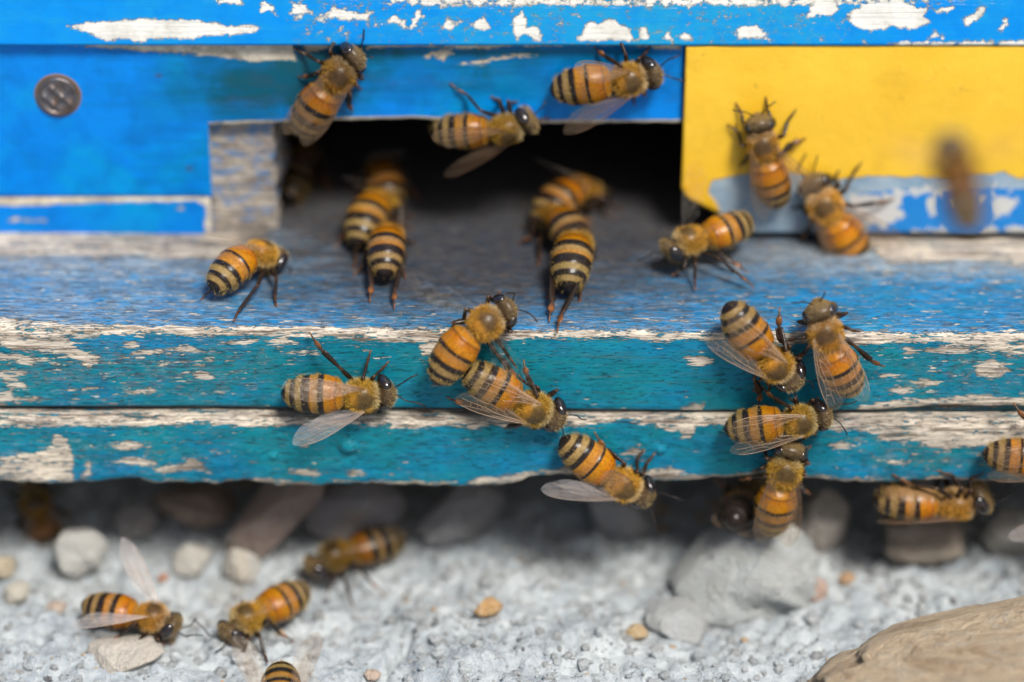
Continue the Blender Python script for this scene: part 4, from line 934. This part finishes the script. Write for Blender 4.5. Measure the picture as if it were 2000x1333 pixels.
# --- on the front wall
bee('bee on the blue panel above the hole, head up right, legs spread left', (660, 148), (696, 100), 'W', wings=((174, 2, 8), (174, 2, 8)), head=(-25, 5), abd=(-6, 6), dark=0.5, orange=0.85,
    feet={'Lf': (655, 48), 'Lm': (572, 92), 'Lh': (582, 150), 'Rf': (710, 148), 'Rm': (706, 175)}, ant={'L': (711, 42), 'R': (722, 110)})
bee('bee hanging at the top edge of the dark hole, legs reaching up the blue panel', (988, 252), (1045, 238), 'W', n=(0, -0.86, -0.5), plane=((0, W - 2.4, 0), (0, 1, 0)), wings=((150, 10, 20), (160, 14, 0)), head=(10, 0), abd=(-6, -4), dark=0.4, orange=0.85,
    feet={'Lh': (878, 162, 'y', W), 'Lm': (958, 188, 'y', W), 'Lf': (1012, 198, 'y', W)}, ant={'L': (1066, 195), 'R': (1075, 230)})
bee('bee walking right across the blue panel just left of the yellow plate, one wing raised', (1228, 155), (1282, 148), 'W', wings=((141, 32, 60), (152, 6, 0)), wing='tan', head=(5, 0), abd=(-4, 4),
    feet={'Lm': (1202, 45), 'Lf': (1272, 88), 'Lh': (1160, 90)}, ant={'L': (1328, 108), 'R': (1340, 158)})
bee('bee climbing straight up on the yellow plate with its legs spread', (1490, 285), (1481, 235), 'P', wings=((173, 4, 4), (143, 8, 0)), head=(0, 14), abd=(-8, 6), feet={'Lf': (1437, 200), 'Lm': (1420, 242), 'Rf': (1496, 188), 'Rm': (1556, 213), 'Rh': (1574, 270)}, ant={'L': (1430, 215), 'R': (1515, 198)})
bee('bee following the climbing one, low on the yellow plate over the bare metal patch', (1612, 402), (1580, 345), 'P', scale=1.08, wings=((171, 4, 4), (143, 8, 0)), abd=(-8, 2), feet={'Lf': (1570, 340), 'Rm': (1684, 315), 'Rh': (1748, 388), 'Rf': (1640, 330)}, ant={'L': (1575, 300), 'R': (1597, 303)}, orange=1.1)
bee('blurred bee in flight in front of the yellow plate at right', (1866, 318), None, 'F', plane=((0, -38, 0), (0, 1, 0)), hv=(-0.12, 0.90, 0.42), n=(0, -0.42, 0.90), wings=((95, 35, 0), (95, 35, 0)), wing='clear', dark=1.0, orange=0.7, scale=0.92,
    feet={k: v for k, v in (('Lf', (1.5, 1.2, -0.3)), ('Rf', (1.5, -1.2, -0.3)), ('Lm', (0, 1.6, -0.6)), ('Rm', (0, -1.6, -0.6)), ('Lh', (-3.0, 1.5, -0.5)), ('Rh', (-3.0, -1.5, -0.5)))})
# --- on top of the landing board
bee('bee standing alone at the left of the landing board, abdomen tipped down towards the camera', (510, 496), (562, 470), 'T', hb=3.3, nose=20, wings=FAN, wing='clear', abd=(-40, 4), head=(-10, -10), feet={'Rh': (390, 588), 'Rm': (456, 630), 'Rf': (540, 600), 'Lm': (490, 540)}, ant={'R': (566, 536)})
bee('dim bee farthest inside the flight hole at its left side, facing in', (588, 305), (596, 285), 'T', hb=2.6, wings=FAN, wing='clear', abd=(-14, 0), dark=1.0, orange=0.35)  # shade inside the hive painted in by dimming the body colours
bee('dark bee just inside the hole at the back of the left queue of three', (744, 336), (730, 298), 'T', hb=2.6, nose=30, wings=FAN, wing='clear', abd=(-56, -4), dark=0.6, orange=0.55)  # colours dimmed to paint in the shade of the hole
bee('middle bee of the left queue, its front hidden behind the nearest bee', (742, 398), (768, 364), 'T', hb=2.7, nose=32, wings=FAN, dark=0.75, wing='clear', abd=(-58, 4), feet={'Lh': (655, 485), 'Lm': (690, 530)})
bee('nearest bee of the left queue, seen from behind with shiny black tail tip', (758, 462), (763, 425), 'T', hb=2.9, nose=36, wings=FAN, dark=0.75, wing='clear', abd=(-64, 2), feet={'Lh': (722, 592), 'Rh': (770, 605), 'Rm': (792, 545), 'Lm': (690, 540)})
bee('bee deepest in the right queue, twisted with bright orange back', (1140, 372), (1182, 350), 'T', hb=2.7, nose=28, wings=FAN, dark=0.75, wing='clear', abd=(-52, 6))
bee('middle bee of the right queue facing into the hole, turned left', (1080, 424), (1052, 390), 'T', hb=2.7, nose=32, wings=FAN, dark=0.75, wing='clear', abd=(-58, 8), feet={'Lh': (1010, 480), 'Lm': (1050, 520)}, orange=1.05)
bee('nearest bee of the right queue, tail to the camera with hind legs rubbed together', (1124, 480), (1132, 444), 'T', hb=2.9, nose=38, wings=FAN, dark=0.75, wing='clear', abd=(-66, 2), feet={'Lh': (1072, 630), 'Rh': (1088, 652), 'Lm': (1068, 585), 'Rm': (1132, 592)})
bee('bee on tall straight legs beside the cut corner of the yellow plate, facing left', (1348, 470), (1310, 478), 'T', hb=3.9, wings=((120, 40, 0), (120, 40, 0)), wing='clear', abd=(6, 10), head=(0, -10), feet={'Lf': (1312, 540), 'Lm': (1358, 568), 'Lh': (1474, 565), 'Rh': (1462, 535), 'Rf': (1285, 510)}, ant={'L': (1285, 505)})
bee('bee bent over the worn board edge, head up right, its wings fanning', (948, 632), (986, 606), 'F', plane=((0, -2.2, 0), (0, 1, 0)), n=(0, -0.86, 0.5), hb=2.6, wings=((113, 14, 0), (88, 8, 0)), wing='clear', abd=(-14, 24), head=(-5, 10),
    feet={'Rh': (1018, 752, 'y', -0.6), 'Rm': (1010, 720, 'y', -0.6), 'Lm': (880, 630, 'y', 0.0), 'Lh': (850, 690, 'y', -0.6)}, ant={'L': (990, 572), 'R': (1050, 630)})
# --- on the front of the boards
bee('bee facing right on the teal board, lower wing spread and antennae stretched forward', (706, 772), (754, 772), 'F', wings=((169, 0, 48), (147, 4, 0)), abd=(-6, 2), wing=('tan', 'grey'), feet={'Lh': (604, 648), 'Lm': (724, 684), 'Lf': (760, 705), 'Rf': (760, 800), 'Rm': (690, 800), 'Rh': (640, 795)}, ant={'L': (816, 732), 'R': (832, 794)})
bee('bee under the bent fanning one, both wings folded over its striped back, head down right', (1042, 798), (1084, 818), 'F', wings=((174, 4, 8), (170, 4, 4)), wing='pale', abd=(-6, -3), feet={'Lf': (1082, 762), 'Lm': (1012, 732), 'Rh': (872, 776), 'Rm': (970, 845)}, ant={'L': (1146, 820), 'R': (1090, 884)})
bee('bee heading down right with folded wings, left of the bee facing up', (1514, 712), (1548, 744), 'F', wings=((176, 4, 8), (166, 4, 2)), wing='pale', abd=(-6, -10), feet={'Lf': (1576, 690), 'Lm': (1515, 640), 'Rm': (1470, 765), 'Rh': (1482, 792)}, ant={'L': (1590, 760), 'R': (1560, 785)})
bee('bee facing up over the worn edge, right of the bee heading down right', (1613, 652), (1602, 610), 'F', wings=((176, 5, 4), (166, 4, 4)), wing='pale', abd=(-6, 14), head=(5, 16), feet={'Rf': (1642, 608), 'Rm': (1682, 648), 'Rh': (1728, 716), 'Lm': (1528, 668), 'Lf': (1572, 620)}, ant={'L': (1545, 592), 'R': (1611, 570)}, orange=1.1)
bee('bee lying across the seam between the boards, head right above the bee that climbs up', (1562, 822), (1610, 816), 'F', plane=((0, -3.6, 0), (0, 1, 0)), wings=((174, 4, 6), (169, 3, 2)), wing='pale', abd=(-6, 3), feet={'Lf': (1600, 775), 'Lm': (1540, 775), 'Rh': (1420, 842)}, ant={'L': (1674, 784), 'R': (1655, 850)})
bee('bee at the ragged bottom edge with one grey wing held out left and long antennae', (1218, 946), (1256, 968), 'F', plane=((0, -3.8, 0), (0, 1, 0)), wings=((158, 42, 50), (151, 4, 0)), wing=('tan', 'grey'), abd=(-6, -6), feet={'Lh': (1160, 842), 'Lm': (1258, 876), 'Lf': (1280, 884)}, ant={'L': (1337, 977), 'R': (1286, 1042)})
bee('bee climbing up the lower board, its folded brown wings hanging below the edge', (1532, 922), (1546, 880), 'F', plane=((0, -4.0, 0), (0, 1, 0)), wings=((178, 3, 4), (164, 3, 4)), wing='tan', abd=(-8, 10), head=(0, 14), dark=0.25, feet={'Lf': (1472, 868), 'Rf': (1585, 870), 'Lm': (1470, 920)}, orange=0.9)
bee('upside down bee clinging under the board, its dark round tail end beside the climbing bee', (1462, 975), None, 'F', plane=((0, 5, 0), (0, 1, 0)), hv=(0.28, 0.86, -0.12), n=(-0.3, -0.2, -0.9), wings=((172, 2, 4), (172, 2, 4)), abd=(4, 0), dark=1.0, orange=0.75, tb=0.42)
bee('bee hanging by its legs from the bottom edge at right, back down, head right', (1868, 985), (1920, 980), 'F', plane=((0, -1.0, 0), (0, 1, 0)), n=(0, -0.2, -0.98), wings=((177, 4, 0), (177, 4, 0)), abd=(-4, 0), head=(0, 0),
    feet={'Lh': (1742, 925, 'y', -1.2), 'Lm': (1830, 918, 'y', -1.2), 'Lf': (1922, 925, 'y', -1.2), 'Rh': (1800, 945, 'y', 3), 'Rm': (1880, 945, 'y', 3), 'Rf': (1935, 945, 'y', 3)}, ant={'L': (1978, 965)}, orange=1.05, scale=1.1, pole_z=-0.6)
bee('bee cut off by the right edge, striped abdomen over the bottom of the lower board', (2066, 898), (2120, 900), 'F', plane=((0, -3.6, 0), (0, 1, 0)), wings=((172, 4, 6), (172, 4, 6)), abd=(-6, 0), feet={'Lh': (1978, 785)})
bee('bee almost wholly outside the right edge, only its grey wing reaching in', (2125, 992), (2130, 940), 'F', plane=((0, -3.8, 0), (0, 1, 0)), wings=((104, 6, 0), (150, 6, 0)), wing='grey', feet={'Lf': (2090, 930), 'Lm': (2080, 940), 'Lh': (2090, 1000)})
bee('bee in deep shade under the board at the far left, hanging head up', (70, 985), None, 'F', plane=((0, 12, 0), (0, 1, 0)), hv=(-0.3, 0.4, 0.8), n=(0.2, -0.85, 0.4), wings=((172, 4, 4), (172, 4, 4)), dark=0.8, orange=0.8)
# --- on the ground
bee('ground bee at the left with one wing raised high, facing another bee', (296, 1206), (346, 1216), 'G', hb=2.6, wings=((142, 44, 10), (140, 2, 0)), wing='grey', abd=(2, 4), head=(0, -6), feet={'Rm': (240, 1298), 'Rf': (322, 1262)}, ant={'L': (385, 1208), 'R': (398, 1242)})
bee('ground bee facing left towards the one with the raised wing', (484, 1208), (436, 1232), 'G', hb=2.8, wings=((168, 6, 4), (112, 55, 0)), wing='clear', abd=(0, 0), head=(0, -12), feet={'Lf': (470, 1300), 'Lm': (525, 1300), 'Lh': (575, 1255)}, ant={'R': (378, 1210), 'L': (420, 1275)}, orange=1.1)
bee('dark blurred ground bee in the shade below the board, facing left', (655, 1086), (610, 1099), 'G', hb=3.2, wings=((165, 8, 4), (150, 20, 4)), wing='clear', abd=(-2, 0), head=(0, -14), feet={'Lm': (690, 1185), 'Lh': (752, 1165), 'Lf': (640, 1160)}, dark=0.9, orange=0.5)  # darkened body colours add painted shade from the board
bee('bee at the bottom edge facing the camera, only wings and orange tail in view', (545, 1402), (543, 1436), 'G', hb=2.6, wings=((146, 40, 0), (144, 38, 0)), wing='tan', abd=(6, 0), orange=1.1)
